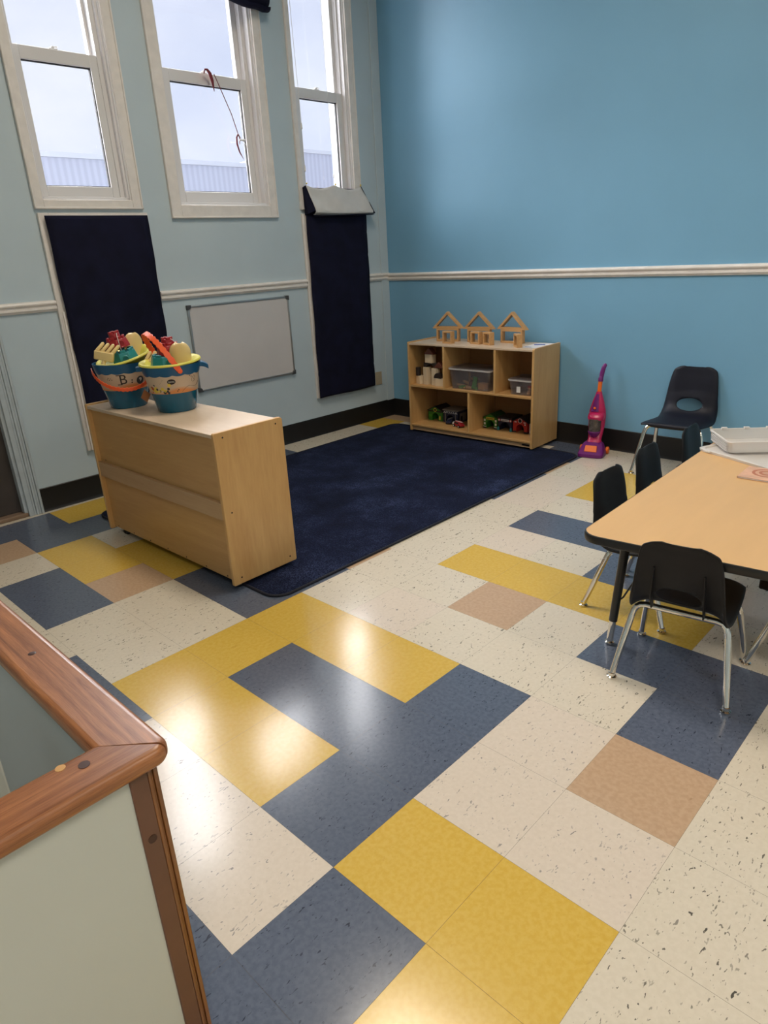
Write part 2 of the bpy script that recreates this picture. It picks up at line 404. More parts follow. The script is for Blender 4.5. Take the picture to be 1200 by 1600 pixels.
# ------------------------------------------------------------------ windows
def frame_boxes(mb, s0,s1,z0,z1, w, n0,n1, wb=None, wt=None):
    wb = w if wb is None else wb; wt = w if wt is None else wt
    mb.box(s0,s0+w,n0,n1,z0,z1).box(s1-w,s1,n0,n1,z0,z1).box(s0+w,s1-w,n0,n1,z0,z0+wb).box(s0+w,s1-w,n0,n1,z1-wt,z1); return mb
def window(n, s0,s1,zb, i0,i1, ib, glo, zg0, ug, nl, nu):
    """s0..s1 casing outside, i0..i1 casing inside, glo = lower glass (s0,s1), ug = upper glass"""
    zt = 3.75
    w = sthing(f'window_{n}')
    mb = MB()
    def moulding(a,b,c,d):   # stepped casing board
        mb.box(a,b,0,.016,c,d)
    cs = [(s0,i0,zb,zt),(i1,s1,zb,zt),(i0,i1,zb,ib),(i0,i1,zt-.05,zt)]
    for c in cs: moulding(*c)
    mb.box(s0,s0+.012,.016,.022,zb,zt).box(s1-.012,s1,.016,.022,zb,zt).box(s0,s1,.016,.022,zb,zb+.012)
    mb.build('casing', M['white'], w, bevel=.003)
    # reveal: jamb liners stepping in towards the sash
    mb = MB(); nb = nu-.05
    a,b = glo[0]-.045, glo[1]+.045
    mb.box(i0-.012,i0+.006,nb,.002,ib-.01,zt-.05).box(i1-.006,i1+.012,nb,.002,ib-.01,zt-.05).box(i0,i1,nb,.002,ib-.014,ib+.006)
    mb.box(i0,i0+.02,nb,-.012,ib,zt-.05).box(i1-.02,i1,nb,-.012,ib,zt-.05).box(i0,i1,nb,-.012,ib,ib+.02)
    if b < i1-.03: mb.box(b,i1,nb,nl+.012,ib,zt-.05)
    if a > i0+.01: mb.box(i0,a,nb,nl+.012,ib,zt-.05)
    mb.build('jamb', M['vinyl_white'], w, bevel=.002)
    # lower sash
    mb = MB(); zm0,zm1 = 2.545, 2.612
    frame_boxes(mb, a+.001,b-.001,ib+.021,zm1,.045,nl-.03,nl+.012, zg0-ib-.021, zm1-zm0)
    ls = mb.build('lower_sash', M['vinyl_white'], w, bevel=.003)
    gk = MB(); frame_boxes(gk, glo[0]-.001,glo[1]+.001,zg0-.001,zm0+.001,.006,nl-.02,nl-.004); gk.build('gasket', M['gasket'], ls, smooth=False)
    MB().box(glo[0],glo[1],nl-.016,nl-.012,zg0,zm0).build('glass_pane', M['pane'], ls, smooth=False)
    lk = MB(); mid=(a+b)/2
    lk.box(mid-.025,mid+.025,nl-.028,nl+.002,zm1,zm1+.008).cyl((mid,nl-.012,zm1+.008),(mid,nl-.012,zm1+.016),.012).box(mid-.03,mid+.005,nl-.018,nl-.006,zm1+.014,zm1+.021)
    lk.build('sash_lock', M['vinyl_white'], ls, bevel=.002)
    mb = MB(); frame_boxes(mb, ug[0]-.04,ug[1]+.04,2.555,zt-.06,.04,nu-.03,nu+.01,.068,.05)
    us = mb.build('upper_sash', M['vinyl_white'], w, bevel=.003)
    MB().box(ug[0],ug[1],nu-.012,nu-.008,2.623,zt-.11).build('glass_pane', M['pane'], us, smooth=False)
    return w
window(1, 2.220,2.893,1.775, 2.287,2.836,1.826, (2.380,2.778), 1.905, (2.352,2.786), -.05,-.10)
window(2, 1.148,2.024,1.720, 1.213,1.945,1.802, (1.304,1.856), 1.893, (1.299,1.882), -.075,-.115)
window(3, .282,.929,1.775, .349,.887,1.826, (.425,.806), 1.905, (.410,.800), -.06,-.10)
# lower windows, boarded behind the dark shades: only their casings show
def lower_window(n, s0,s1,z0,z1, low):
    w = sthing(f'window_{n}'); mb = MB()
    frame_boxes(mb, s0,s1,z0,z1,.06,0,.018)
    mb.box(s1-.016,s1,.018,.024,z0,z1); mb.build('casing', M['white'], w, bevel=.003)
    mb = MB()
    for k in range(3): mb.box(s1-.054+k*.018,s1-.040+k*.018,.018,.032-.004*k,z0,low)
    mb.build('side_moulding', M['white'], w, bevel=.004)
    MB().box(s0+.05,s1-.05,.002,.006,z0+.05,z1-.05).build('glass_pane', M['gasket'], w, smooth=False)
lower_window(4, 2.20,2.886,.325,1.755, 1.20)
lower_window(5, .275,.925,.315,1.748, .50)

# shades
def cloth(s0a,s1a,s0b,s1b,z0,z1,n, seed, seams, wob=.004):
    r = random.Random(seed); rows = []; NZ = 64; NX = 14
    ph = [r.random()*6 for _ in range(6)]
    for i in range(NZ+1):
        f = i/NZ; z = z1+(z0-z1)*f
        a = s0a+(s0b-s0a)*f + .0012*math.sin(f*19+ph[0])+.001*math.sin(f*41+ph[1]); b = s1a+(s1b-s1a)*f+.0012*math.sin(f*23+ph[2])
        dn = -.004*max(math.exp(-((z-sz)/.006)**2) for sz in seams) if seams else 0
        rows.append([(a+(b-a)*j/NX, n+dn+wob*math.sin(f*7+j*.5+ph[3])*math.sin(f*13+ph[4]), z-.004*math.sin(j*.5+ph[5])*(1 if i==NZ else 0)) for j in range(NX+1)])
    return MB().grid(rows)
sh = thing('window_blind','dark navy blackout shade hanging flat over the lower window behind the sand buckets','window blind',CORNER,RZ_L,'navy window blinds')
cloth(2.215,2.858,2.208,2.838,.345,1.738,.040,3,[1.55,1.36,1.17,.98,.79,.6]).build('shade_cloth', M['navy_cloth'], sh, solid=.004)
MB().box(2.225,2.85,.033,.036,1.722,1.745).build('batten', M['white'], sh, bevel=.001)
sh = thing('window_blind','narrow navy blackout shade with its top folded over to show white lining','window blind',CORNER,RZ_L,'navy window blinds')
cloth(.268,.905,.268,.915,.318,1.738,.040,5,[1.6,1.43,1.24,1.06,.88,.70,.52]).build('shade_cloth', M['navy_cloth'], sh, solid=.004)
rows=[]
NX=30
for i in range(15):
    f=i/14; row=[]
    for j in range(NX+1):
        q=j/NX
        sag=.022*math.sin(PI*min(1,abs(q*2-1)))            # pinned at both ends and in the middle
        zt=1.948-sag-.004*math.sin(q*9)
        if f<.75:
            k=f/.75; z=zt+(1.757-zt)*k; n=.03+.062*k**1.2+.006*math.sin(q*11+f*5)*math.sin(PI*k)
        else:
            k=(f-.75)/.25; z=1.757-.016*math.sin(k*PI*.5)-.004*k; n=.092-.04*k
        zz = z-.006*math.sin(q*PI)*f
        s=(.30+(.215-.30)*min(1,f/.75))*(1-q)+(.872+(.842-.872)*min(1,f/.75))*q
        row.append((s,n,zz))
    rows.append(row)
MB().grid(rows).build('white_lining', M['white_cloth'], sh, solid=.003)
mb=MB()
mb.loft([[(.875,.024,1.945),(.875,.030,1.945),(.905,.030,1.93),(.905,.022,1.93)],[(.85,.07,1.775),(.85,.098,1.765),(.9,.062,1.74),(.9,.03,1.74)]])
mb.loft([[(.288,.024,1.95),(.298,.034,1.95),(.303,.03,1.95),(.300,.022,1.95)],[(.205,.085,1.745),(.212,.098,1.745),(.222,.095,1.745),(.222,.06,1.745)]])
mb.loft([[(.215,.06,1.742),(.842,.06,1.730),(.842,.092,1.728),(.215,.092,1.742)],[(.215,.06,1.734),(.842,.06,1.722),(.842,.088,1.722),(.215,.088,1.736)]])
mb.box(.29,.90,.020,.024,1.735,1.93)
mb.build('folded_edge', M['navy_cloth'], sh, bevel=.002)
for s_,z_ in ((.302,1.952),(.575,1.952),(.868,1.952)): MB().lathe([(.0005,.012),(.006,.010),(.006,0),(.002,-.002)],10,(s_,.034,z_)).build('push_pin', M['yellow_toy'], sh)
sh = thing('window_blind','bunched navy shade pulled up at the top of the middle window','window blind',CORNER,RZ_L,'navy window blinds')
rows=[]
for i in range(25):
    f=i/24; z=3.5+(3.04-3.5)*f; n=.03+.03*abs(math.sin(f*PI*5))+.03*f
    rows.append([(1.10+(2.07-1.10)*j/20, n+.006*math.sin(j), z-.012*math.sin(j*.6)-.012*(j<2)) for j in range(21)])
for i in range(6):
    k=i/5*PI; rows.append([(1.10+(2.07-1.10)*j/20, .06+.03*math.cos(k)+.006*math.sin(j), 3.035-.02*math.sin(k)-.012*math.sin(j*.6)-.012*(j<2)) for j in range(21)])
MB().grid(rows).build('shade_cloth', M['navy_cloth'], sh, solid=.006)
MB().cyl((1.085,.055,3.06),(2.08,.055,3.05),.008).build('batten', M['navy_cloth'], sh)

# cords on the windows
def Lp(s,n,z): return (s,n,z)
rb = thing('pull_ribbon','dark red ribbon and string tied across the middle window sash','ribbon',CORNER,RZ_L)
mb=MB(); mb.tube([(1.62,-.02,2.60),(1.615,-.01,2.622),(1.60,-.008,2.622),(1.582,-.006,2.602),(1.572,-.004,2.56),(1.566,-.004,2.50)],[.004,.006,.008,.011,.010,.002],8)
mb.build('ribbon_bow', M['ribbon'], rb)
mb=MB(); mb.tube([(1.398,-.03,2.262),(1.412,-.03,2.24),(1.414,-.03,2.20),(1.40,-.03,2.15),(1.372,-.03,2.105)],[.004,.006,.006,.005,.001],8)
mb.tube([(1.396,-.03,2.262),(1.386,-.03,2.24),(1.392,-.03,2.20)],[.004,.004,.002],8); mb.build('ribbon_tail', M['ribbon'], rb)
MB().tube([(1.553,-.004,2.602),(1.50,-.012,2.50),(1.44,-.02,2.38),(1.397,-.03,2.265)],.0028,6).build('dark_cord', M['ribbon'], rb)
MB().tube([(1.397,-.03,2.262),(1.35,-.02,2.20),(1.20,.022,1.90),(1.185,.024,1.86)],.0014,6).build('white_string', M['string'], rb)
MB().tube([(1.392,-.03,2.226),(1.345,-.028,2.228)],.006,8).build('cleat', M['vinyl_white'], rb)
cd = thing('shade_cord','thin white shade cord with two tassels hanging in the narrow corner window','cord',CORNER,RZ_L)
MB().tube([(.855,-.01,3.6),(.846,-.01,2.9),(.834,-.01,2.40),(.836,-.012,2.06)],.0016,6).build('string', M['string'], cd)
for z_ in (2.345,2.06): MB().lathe([(.001,.03),(.006,.022),(.008,-.012),(.004,-.016)],12,(.835,-.011,z_)).build('tassel', M['string'], cd)
cd = thing('shade_cord','single plain white cord hanging down the middle of the corner window','cord',CORNER,RZ_L)
MB().tube([(.562,-.01,3.6),(.553,-.01,2.62),(.546,-.012,2.02)],.0015,6).build('string', M['string'], cd)
MB().lathe([(.001,.02),(.004,.015),(.005,-.01),(.002,-.014)],10,(.546,-.012,2.02)).build('cord_end', M['string'], cd)

# door at the left edge
d = sthing('door_1'); mb=MB()
for k,(a,b,n) in enumerate([(3.236,3.252,.026),(3.252,3.266,.019),(3.266,3.282,.024),(3.282,3.296,.018),(3.296,3.326,.022)]): mb.box(a,b,0,n,0,2.2)
mb.box(3.326,4.25,0,.022,2.12,2.2).box(4.25,4.34,0,.022,0,2.2).box(3.322,3.345,-.10,.004,0,2.12)
mb.build('door_frame', M['casing_grey'], d, bevel=.003)
MB().box(3.345,4.25,-.085,-.045,.03,2.12).build('door_leaf', M['door'], d, bevel=.002)
MB().box(3.326,4.25,-.12,.012,0,.026).build('threshold', M['threshold'], d, bevel=.006)

# outside: seen through the panes
smesh('ground', MB().box(-60,-3.9,-30,50,-.5,-.3), M['asphalt'], smooth=False)
b1 = thing('building','long low building clad in pale ribbed metal seen through the left and middle windows','building',(-12,0,-.3))
MB().box(-6,0,-6,9.55,0,3.55).build('ribbed_wall', M['siding'], b1, smooth=False)
MB().box(-6.05,.06,-6.05,9.6,3.55,3.63).build('roof_coping', M['siding_cap'], b1, smooth=False)
b2 = thing('building','taller ribbed metal building seen through the narrow corner window','building',(-12,0,-.3))
MB().prism([(9.9,3.2),(20,3.2),(20,3.7),(15,3.9),(10.4,3.92),(9.9,3.80)],-6,-.02,'x').build('ribbed_wall', M['siding'], b2, smooth=False)
MB().box(-6,-.01,9.9,20,0,3.21).build('masonry_base', M['pink_wall'], b2, smooth=False)
MB().prism([(9.85,3.80),(10.4,3.92),(15,3.9),(20.05,3.7),(20.05,3.76),(15,3.97),(10.4,3.99),(9.85,3.87)],-6.05,.04,'x').build('roof_coping', M['siding_cap'], b2, smooth=False)

# ------------------------------------------------------------------ whiteboard, outlet
wb = thing('whiteboard','blank whiteboard with silver frame mounted low between the two navy shades','whiteboard',CORNER,RZ_L)
s0,s1,z0,z1 = 1.136,2.016,.562,1.160
MB().box(s0+.008,s1-.008,.003,.014,z0+.008,z1-.008).build('writing_surface', M['board'], wb, smooth=False)
mb=MB(); frame_boxes(mb, s0,s1,z0,z1,.013,.002,.020); mb.build('frame', M['alu'], wb, bevel=.003)
for a,b in ((s0,z0),(s1,z0),(s0,z1),(s1,z1)):
    q=MB(); sx=1 if a==s0 else -1; sz=1 if b==z0 else -1
    q.prism([(a-sx*.004,b-sz*.004),(a+sx*.030,b-sz*.004),(a+sx*.024,b+sz*.016),(a+sx*.016,b+sz*.024),(a-sx*.004,b+sz*.030)],.001,.025,'y').build('corner_cap', M['grey_plastic'], wb, bevel=.003)
ol = thing('wall_outlet','beige outlet cover plate on the wall beside the narrow shade','outlet',CORNER,RZ_L)
MB().box(.146,.225,0,.007,.311,.427).build('cover_plate', M['outlet'], ol, bevel=.003)
mb=MB(); mb.box(.170,.201,.006,.009,.326,.362).box(.170,.201,.006,.009,.376,.412); mb.build('socket', M['outlet'], ol, bevel=.004)

# ------------------------------------------------------------------ near half wall with oak cap rail
OX, OY, IX, IY = .187,-.423,.099,-.514
ZT, ZB = .760,.728
hr = thing('handrail','reddish oak cap rail meeting in a mitred corner on the low partition wall','handrail',(0,0,0))
RC=.026; ccx,ccy=OX-RC,OY-RC
def rail_half(name, flip, m):
    P=[(-1.6,OY),(-1.6,IY),(IX,IY)]+[(ccx+RC*math.cos(R_(a)),ccy+RC*math.sin(R_(a))) for a in (45,54,63,72,81,90)]
    k=IX-IY
    if flip: P=[(y+k,x-k) for x,y in P]
    mb=MB(); n=len(P)
    lo=[mb.bm.verts.new((x,y,ZB)) for x,y in P]; hi=[mb.bm.verts.new((x,y,ZT)) for x,y in P]
    for i in range(n): mb.bm.faces.new((lo[i],lo[(i+1)%n],hi[(i+1)%n],hi[i]))
    mb.bm.faces.new(hi); mb.bm.faces.new(lo)
    ly=mb.bm.edges.layers.float.new('bevel_weight_edge')
    for ring in (lo,hi):
        for i in [1]+list(range(3,n)):       # long edges and the rounded corner, not the mitre
            e=mb.bm.edges.get((ring[i],ring[(i+1)%n])); e[ly]=1
    o=mb.build(name,m,hr)
    md=o.modifiers.new('b','BEVEL'); md.limit_method='WEIGHT'; md.width=.0125; md.segments=5
    return o
r1=rail_half('rail',False,M['rail']); r2=rail_half('rail',True,M['rail_y'])
MB().lathe([(.0085,0),(.0085,.0009),(.001,.001)],16,(.133,-.5355,ZT-.0002)).build('wood_plug', M['plug_dark'], r2)
MB().lathe([(.0075,0),(.0075,.0009),(.001,.001)],16,(.113,-.562,ZT-.0002)).build('wood_plug', M['plug_light'], r2)
MB().lathe([(.008,0),(.006,.0009),(.001,.001)],16,(-.2506,-.4677,ZT-.0002)).build('wood_plug', M['plug_dark'], r1)
smesh('wall_partition_far', MB().box(-1.6,.165,-.497,-.447,0,ZB+.002), M['wall_pale'], smooth=False)
smesh('wall_partition_side', MB().box(.118,.172,-2.2,-.492,0,ZB+.002), M['sage'], smooth=False)
o=smesh('trim_6', MB().box(.112,.176,-.494,-.4655,0,ZB), M['post_brown'], bevel=.002)
mb=MB(); mb.box(.118,.176,-.4655,-.460,0,ZB).box(.118,.1725,-.460,-.456,0,ZB).box(.118,.176,-.456,-.449,0,ZB); smesh('trim_7', mb, M['post_wood'], bevel=.0015)
MB().lathe([(.0075,0),(.0075,.0006),(.004,-.001)],14,M=Matrix.Translation((.1762,-.479,.602))@Matrix.Rotation(PI/2,4,'Y')).build('screw_hole', M['plug_dark'], o)
smesh('trim_8', MB().box(-.20,-.061,-.66,-.60,0,.72), M['sage'], bevel=.003)

# ------------------------------------------------------------------ rug
def rrect(x0,x1,y0,y1,r,n=8):
    P=[]
    for cx,cy,a in ((x1-r,y1-r,0),(x0+r,y1-r,90),(x0+r,y0+r,180),(x1-r,y0+r,270)):
        for k in range(n+1):
            t=R_(a+90*k/n); P.append((cx+r*math.cos(t),cy+r*math.sin(t)))
    return P
rg = thing('area_rug','navy blue cut pile area rug with rounded corners covering the play corner floor','rug',(0,0,0))
RX0,RX1,RY0,RY1 = -3.062,-1.240,.785,3.552
def rpoly(i,z): return [(x,y,z) for x,y in rrect(RX0+i,RX1-i,RY0+i,RY1-i,.09-i*.5)]
MB().loft([rpoly(.012,.001),rpoly(.012,.0085),rpoly(.018,.0105)]).build('pile', M['rug'], rg)
MB().tube([(x,y,.0065) for x,y in rrect(RX0+.006,RX1-.006,RY0+.006,RY1-.006,.087)]+[(x,y,.0065) for x,y in rrect(RX0+.006,RX1-.006,RY0+.006,RY1-.006,.087)[:1]],.0065,8).build('bound_edge', M['rug_edge'], rg)

# ------------------------------------------------------------------ shelf units
def caster(parent, x, y, z, h):
    c = MB(); c.lathe([(.016,h),(.016,h-.004),(.004,h-.006)],14,(x,y,z)).box(x-.012,x-.009,y-.010,y+.014,z+.008,z+h-.004).box(x+.009,x+.012,y-.010,y+.014,z+.008,z+h-.004)
    o = c.build('caster', M['grey_plastic'], parent)
    r = min(.02,h*.5); MB().cyl((x-.0085,y+.004,z+r),(x+.0085,y+.004,z+r),r,r,18).build('wheel', M['tyre'], o)
# near unit (its back faces the viewer)
L,D,H,Z0 = 1.2234,.376,.755,.030
cab = thing('storage_shelf','birch plywood storage unit seen from behind with two toy sand buckets on top','shelf',(-2.6851,.7014,0),math.atan2(.0188,1.223))
tp=.019
def side(parent, x0, x1):
    return MB().prism([(.004,Z0),(D-.006,Z0),(D,Z0+.006),(D,H-.010),(D-.010,H),(.006,H),(0,H-.006),(0,Z0+.004)],x0,x1,'x').build('side_panel', M['maple_v'], parent, bevel=.003)
sR=side(cab,L-tp,L); sL=side(cab,0,tp)
MB().box(tp,L-tp,.004,D-.008,H-.026,H-.008).build('top_panel', [M['maple_top']], cab, bevel=.003)
MB().box(tp,L-tp,.024,.030,Z0+.012,H-.026).build('back_panel', M['maple_h'], cab, smooth=False)
MB().box(tp,L-tp,.0035,.024,.352,.434).build('back_rail', M['maple_rail'], cab, bevel=.002)
MB().box(tp,L-tp,.03,D-.01,Z0+.02,Z0+.038).build('bottom_panel', M['maple_h'], cab, bevel=.002)
MB().box(tp,L-tp,.03,D-.02,.39,.408).build('middle_shelf', M['maple_h'], cab, bevel=.002)
MB().box(.60,.618,.03,D-.02,Z0+.038,.39).build('divider', M['maple_v'], cab, bevel=.002)
def screw(parent,p,ax,r=.0042):
    Mx=Matrix.Translation(p)@(Matrix.Rotation(PI/2,4,'Y') if ax=='x' else Matrix.Rotation(PI/2,4,'X'))
    MB().lathe([(r,-.0005),(r,.0008),(r*.5,.0012)],10,M=Mx).build('screw', M['screw'], parent)
for y_,z_ in ((.045,.73),(.335,.73),(.040,.385),(.045,.062),(.335,.062)): screw(sR,(L,y_,z_),'x')
for i in range(7): screw(cab,(.07+i*.178,.0235,.052),'y',.0036)
screw(cab,(.075,.0235,.446),'y',.0036)
for x_,y_,zz in ((.10,.05,0),(L-.045,.045,0),(.10,D-.05,0.0105),(L-.06,D-.06,.0105)): caster(cab,x_,y_,zz,Z0+.02-zz)
# far unit (open side faces the viewer)
AX,AY = -2.7464,3.3925
RS = math.atan2(.0334,1.1702)
L2,D2,H2,Z2 = 1.1707,.371,.752,.022
su = thing('storage_shelf','open birch cubby unit against the blue wall holding toys and bins','shelf',(AX,AY,0),RS)
tp=.018
for x0 in (0,L2-tp):
    MB().prism([(.003,Z2),(D2,Z2),(D2,H2),(.008,H2),(0,H2-.008),(0,Z2+.004)],x0,x0+tp,'x').build('side_panel', M['maple_v'], su, bevel=.002)
MB().box(tp,L2-tp,.002,D2-.004,.729,.744).build('top_panel', M['maple_top'], su, bevel=.002)
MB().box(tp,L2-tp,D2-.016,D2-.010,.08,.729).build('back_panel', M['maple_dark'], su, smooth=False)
MB().box(tp,L2-tp,.003,D2-.016,.390,.406).build('middle_shelf', M['maple_h'], su, bevel=.002)
MB().box(tp,L2-tp,.003,D2-.016,.062,.078).build('bottom_shelf', M['maple_h'], su, bevel=.002)
MB().box(tp,L2-tp,.016,.030,.026,.060).build('kick_board', M['maple_rail'], su, bevel=.002)
MB().box(1.075,1.14,.0145,.016,.038,.05).build('maker_plate', M['screw'], su, smooth=False)
for x0 in (.353,.827): MB().box(x0,x0+tp,.004,D2-.016,.406,.729).build('divider', M['maple_v'], su, bevel=.002)
MB().box(.590,.608,.004,D2-.016,.078,.390).build('divider', M['maple_v'], su, bevel=.002)
for x_,y_ in ((.08,.06),(L2-.08,.06),(.08,D2-.06),(L2-.08,D2-.06)): caster(su,x_,y_,.0105 if y_<.2 else 0,.058-(.0105 if y_<.2 else 0))
SU = Matrix.Translation((AX,AY,0))@Matrix.Rotation(RS,4,'Z')
def on_shelf(x,y,z): return SU @ Vector((x,y,z))
def prop(name,label,cat,x,y,z,rz=0,group=None): return thing(name,label,cat,on_shelf(x,y,z),RS+rz,group)

# window blocks on top
GB='see-through wooden window blocks on the cubby top'
def frame_block(x,y,rz,w,h,t,wall,label,name='window_block'):
    o = prop(name,label,'toy block',x,y,.7442,rz,GB)
    mb=MB(); frame_boxes(mb,-w/2,w/2,0,h,wall,-t/2,t/2); mb.build('wood_frame', M['block_wood'], o, bevel=.0015)
    MB().box(-w/2+wall-.001,w/2-wall+.001,-.0015,.0015,wall-.001,h-wall+.001).build('clear_panel', M['acrylic'], o, smooth=False)
    return o
def tri_block(x,y,rz,z,w,h,t,wall,label):
    o = prop('triangle_block',label,'toy block',x,y,z,rz,GB)
    outer=[(-w/2,0),(w/2,0),(0,h)]
    # inner triangle offset by wall
    s_=math.hypot(w/2,h); k=wall*s_/(w/2); inner=[(-w/2+wall*(s_+w/2)/h,wall),(w/2-wall*(s_+w/2)/h,wall),(0,h-k)]
    mb=MB(); V=lambda p,y_: mb.bm.verts.new((p[0],y_,p[1]))
    of=[V(p,-t/2) for p in outer]; ob=[V(p,t/2) for p in outer]; jf=[V(p,-t/2) for p in inner]; jb=[V(p,t/2) for p in inner]
    for i in range(3):
        j=(i+1)%3
        for q in ((of[i],of[j],jf[j],jf[i]),(ob[j],ob[i],jb[i],jb[j]),(of[j],of[i],ob[i],ob[j]),(jf[i],jf[j],jb[j],jb[i])): mb.bm.faces.new(q)
    mb.build('wood_frame', M['block_wood'], o, bevel=.0015)
    MB().prism(inner,-.0015,.0015,'y').build('clear_panel', M['acrylic'], o, smooth=False)
    return o
h1=.100
fr=[(.266,.205,R_(12),0),(.545,.235,R_(7),0),(.820,.275,R_(-3),0)]
lab=['nearest the corner of the room','in the middle of the cubby top','nearest the white paper']
for (x,y,a,_),lb in zip(fr,lab):
    frame_block(x,y,a,.195,h1,.040,.014,f'rectangular wooden window block {lb}, carrying a triangle block')
    tri_block(x,y,a,.7442+h1+.0005,.268,.130,.040,.016,f'triangular wooden window block resting on the rectangle block {lb}')
for x,y,a,lb in ((.352,.090,R_(-3),'square wooden window block standing before the rectangle block nearest the room corner'),
               (.585,.135,R_(-8),'square wooden window block before the middle rectangle block, nearer the room corner'),
               (.698,.130,R_(-18),'square wooden window block before the middle rectangle block, turned a little, nearer the paper'),
               (.975,.098,R_(-42),'square wooden window block turned edge on before the rectangle block nearest the paper')):
    frame_block(x,y,a,.092,.093,.040,.013,lb)
pp = prop('paper_sheet','white sheet with a blue print lying on the end of the cubby top','paper',1.075,.215,.7444,0)
MB().box(-.068,.068,-.135,.135,0,.0006).build('sheet', M['paper'], pp, smooth=False)
MB().box(-.03,.05,.02,.06,.0006,.0010,M=Matrix.Rotation(.5,4,'Z')).build('blue_print', M['paper_blue'], pp, smooth=False)
MB().box(-.055,.0,-.10,-.085,.0006,.0010).build('blue_print', M['paper_blue'], pp, smooth=False)

# castle of blocks in the first cubby
GC='unit blocks stacked in the first cubby'
Z1=.4062
def block(name,label,mk,kind,x,y,z,w,d,h,rz=0):
    o=prop(name,label,'toy block',x,y,z,rz,GC)
    if kind=='box': MB().box(-w/2,w/2,-d/2,d/2,0,h).build('body',M[mk],o,bevel=.0012)
    elif kind=='tri': MB().prism([(-w/2,0),(w/2,0),(0,h)],-d/2,d/2,'y').build('body',M[mk],o,bevel=.0012)
    elif kind=='half': MB().prism([(w/2*math.cos(PI*k/14),h*math.sin(PI*k/14)) for k in range(15)],-d/2,d/2,'y').build('body',M[mk],o,bevel=.001)
    elif kind=='bridge': MB().prism([(-w/2,0)]+[(-w*.30*math.cos(PI*k/10),h*.62*math.sin(PI*k/10)) for k in range(11)]+[(w/2,0),(w/2,h),(-w/2,h)],-d/2,d/2,'y').build('body',M[mk],o,bevel=.001)
    elif kind=='cyl': MB().lathe([(w/2,0),(w/2,h)],20).build('body',M[mk],o,bevel=.001)
    return o
block('cube_block','pale cube block at the left side of the first cubby','pale_block','box',.062,.085,Z1,.062,.05,.066,R_(-20))
block('cylinder_block','dark round pillar block standing on the left pale cube','dark_block','cyl',.048,.075,Z1+.0665,.040,.04,.068)
block('pillar_block','tall pale pillar block holding up the left end of the dark bridge block','pale_block','box',.133,.085,Z1,.044,.05,.140,R_(-14))
block('pillar_block','tall pale pillar block under the lower red brown roof block','pale_block','box',.222,.085,Z1,.052,.05,.136,R_(-10))
block('bridge_block','dark arched bridge block lying across the two tall pale pillars','dark_block','bridge',.172,.095,Z1+.1405,.128,.044,.036)
block('cube_block','pale cube block set on the dark bridge block below the top roof','pale_block','box',.170,.085,Z1+.1775,.078,.05,.068,R_(-10))
block('triangle_roof_block','red brown triangle block topping the highest pale cube','redbrown_block','tri',.172,.085,Z1+.2460,.104,.048,.052)
block('triangle_roof_block','red brown triangle block on the right tall pillar','redbrown_block','tri',.262,.092,Z1+.1405,.104,.044,.048)
block('cube_block','pale cube block at the right side of the first cubby under a dark half round','pale_block','box',.290,.075,Z1,.094,.048,.062,R_(16))
block('half_round_block','dark half round block on the right pale cube','dark_block','half',.266,.066,Z1+.0625,.072,.04,.042)
block('pillar_block','dark square pillar block behind the half round block','dark_block','box',.318,.15,Z1,.06,.05,.139)

# clear bins
def bin_box(o,w,d,h,mk,taper=.9,lid=True,wall=.003):
    n=6
    def ring(k,z,ins=0): return [(x,y,z) for x,y in rrect(-w/2*k+ins,w/2*k-ins,-d/2*k+ins,d/2*k-ins,.025,n)]
    MB().loft([ring(taper,0),ring(1,h),ring(1,h,wall),ring(taper,wall,wall)]).build('tub',M[mk],o)
    MB().loft([ring(1.0,h-.008,-.004),ring(1.0,h-.001,-.006),ring(1.0,h+.003,-.006),ring(1.0,h+.003,.001),ring(1.0,h-.008,.001)]).build('rim',M['bin_milky'],o)
    if lid: MB().loft([ring(1,h+.003,-.004),ring(1,h+.008,-.002),ring(1,h+.006,.012)]).build('lid',M[mk],o)
b1=prop('storage_bin','larger clear plastic bin of mixed wooden pieces in the middle cubby','bin',.585,.150,.4065)
bin_box(b1,.385,.25,.155,'bin_clear')
b2=prop('storage_bin','smaller clear plastic lidded bin in the cubby at the right end','bin',1.035,.150,.4065,0)
bin_box(b2,.20,.23,.108,'bin_clear')
q=MB().box(-.028,.004,-.1115,-.1105,.018,.062,M=Matrix.Translation((0,0,0))); q.build('sticker',M['white_toy'],b2,smooth=False)
GP='loose wooden pieces inside the larger clear bin'
def piece(name,label,mk,x,y,z,dims,rot):
    o=prop(name,label,'toy piece',x,y,z,0,GP)
    Mx=Matrix.Rotation(rot[2],4,'Z')@Matrix.Rotation(rot[1],4,'Y')@Matrix.Rotation(rot[0],4,'X')
    MB().cbox((0,0,0),dims,0,Mx).build('body',M[mk],o,bevel=.002); return o
zb=.4065+.004
piece('wooden_plank','tan plank leaning upright at the back of the clear bin','block_wood',.475,.20,zb+.052,(.018,.008,.10),(.06,0,0))
piece('wooden_plank','lowest tan plank lying in the clear bin','block_wood',.490,.092,zb+.016,(.10,.02,.012),(0,.15,.25))
piece('wooden_plank','tan plank slanting across the middle of the clear bin','block_wood',.515,.12,zb+.030,(.10,.02,.012),(0,.25,-.2))
piece('wooden_plank','tan plank lying highest among the loose pieces','block_wood',.545,.17,zb+.056,(.075,.02,.014),(0,.05,.1))
piece('wooden_block','reddish brown chunky block in the middle of the clear bin','redbrown_block',.563,.095,zb+.036,(.026,.03,.035),(0,.2,.3))
piece('wooden_block','tan cube block at the right of the clear bin','block_wood',.680,.085,zb+.026,(.060,.05,.048),(0,0,-.1))
piece('wooden_block','flat tan block at the front of the clear bin','block_wood',.565,.062,zb+.010,(.05,.02,.018),(0,0,0))
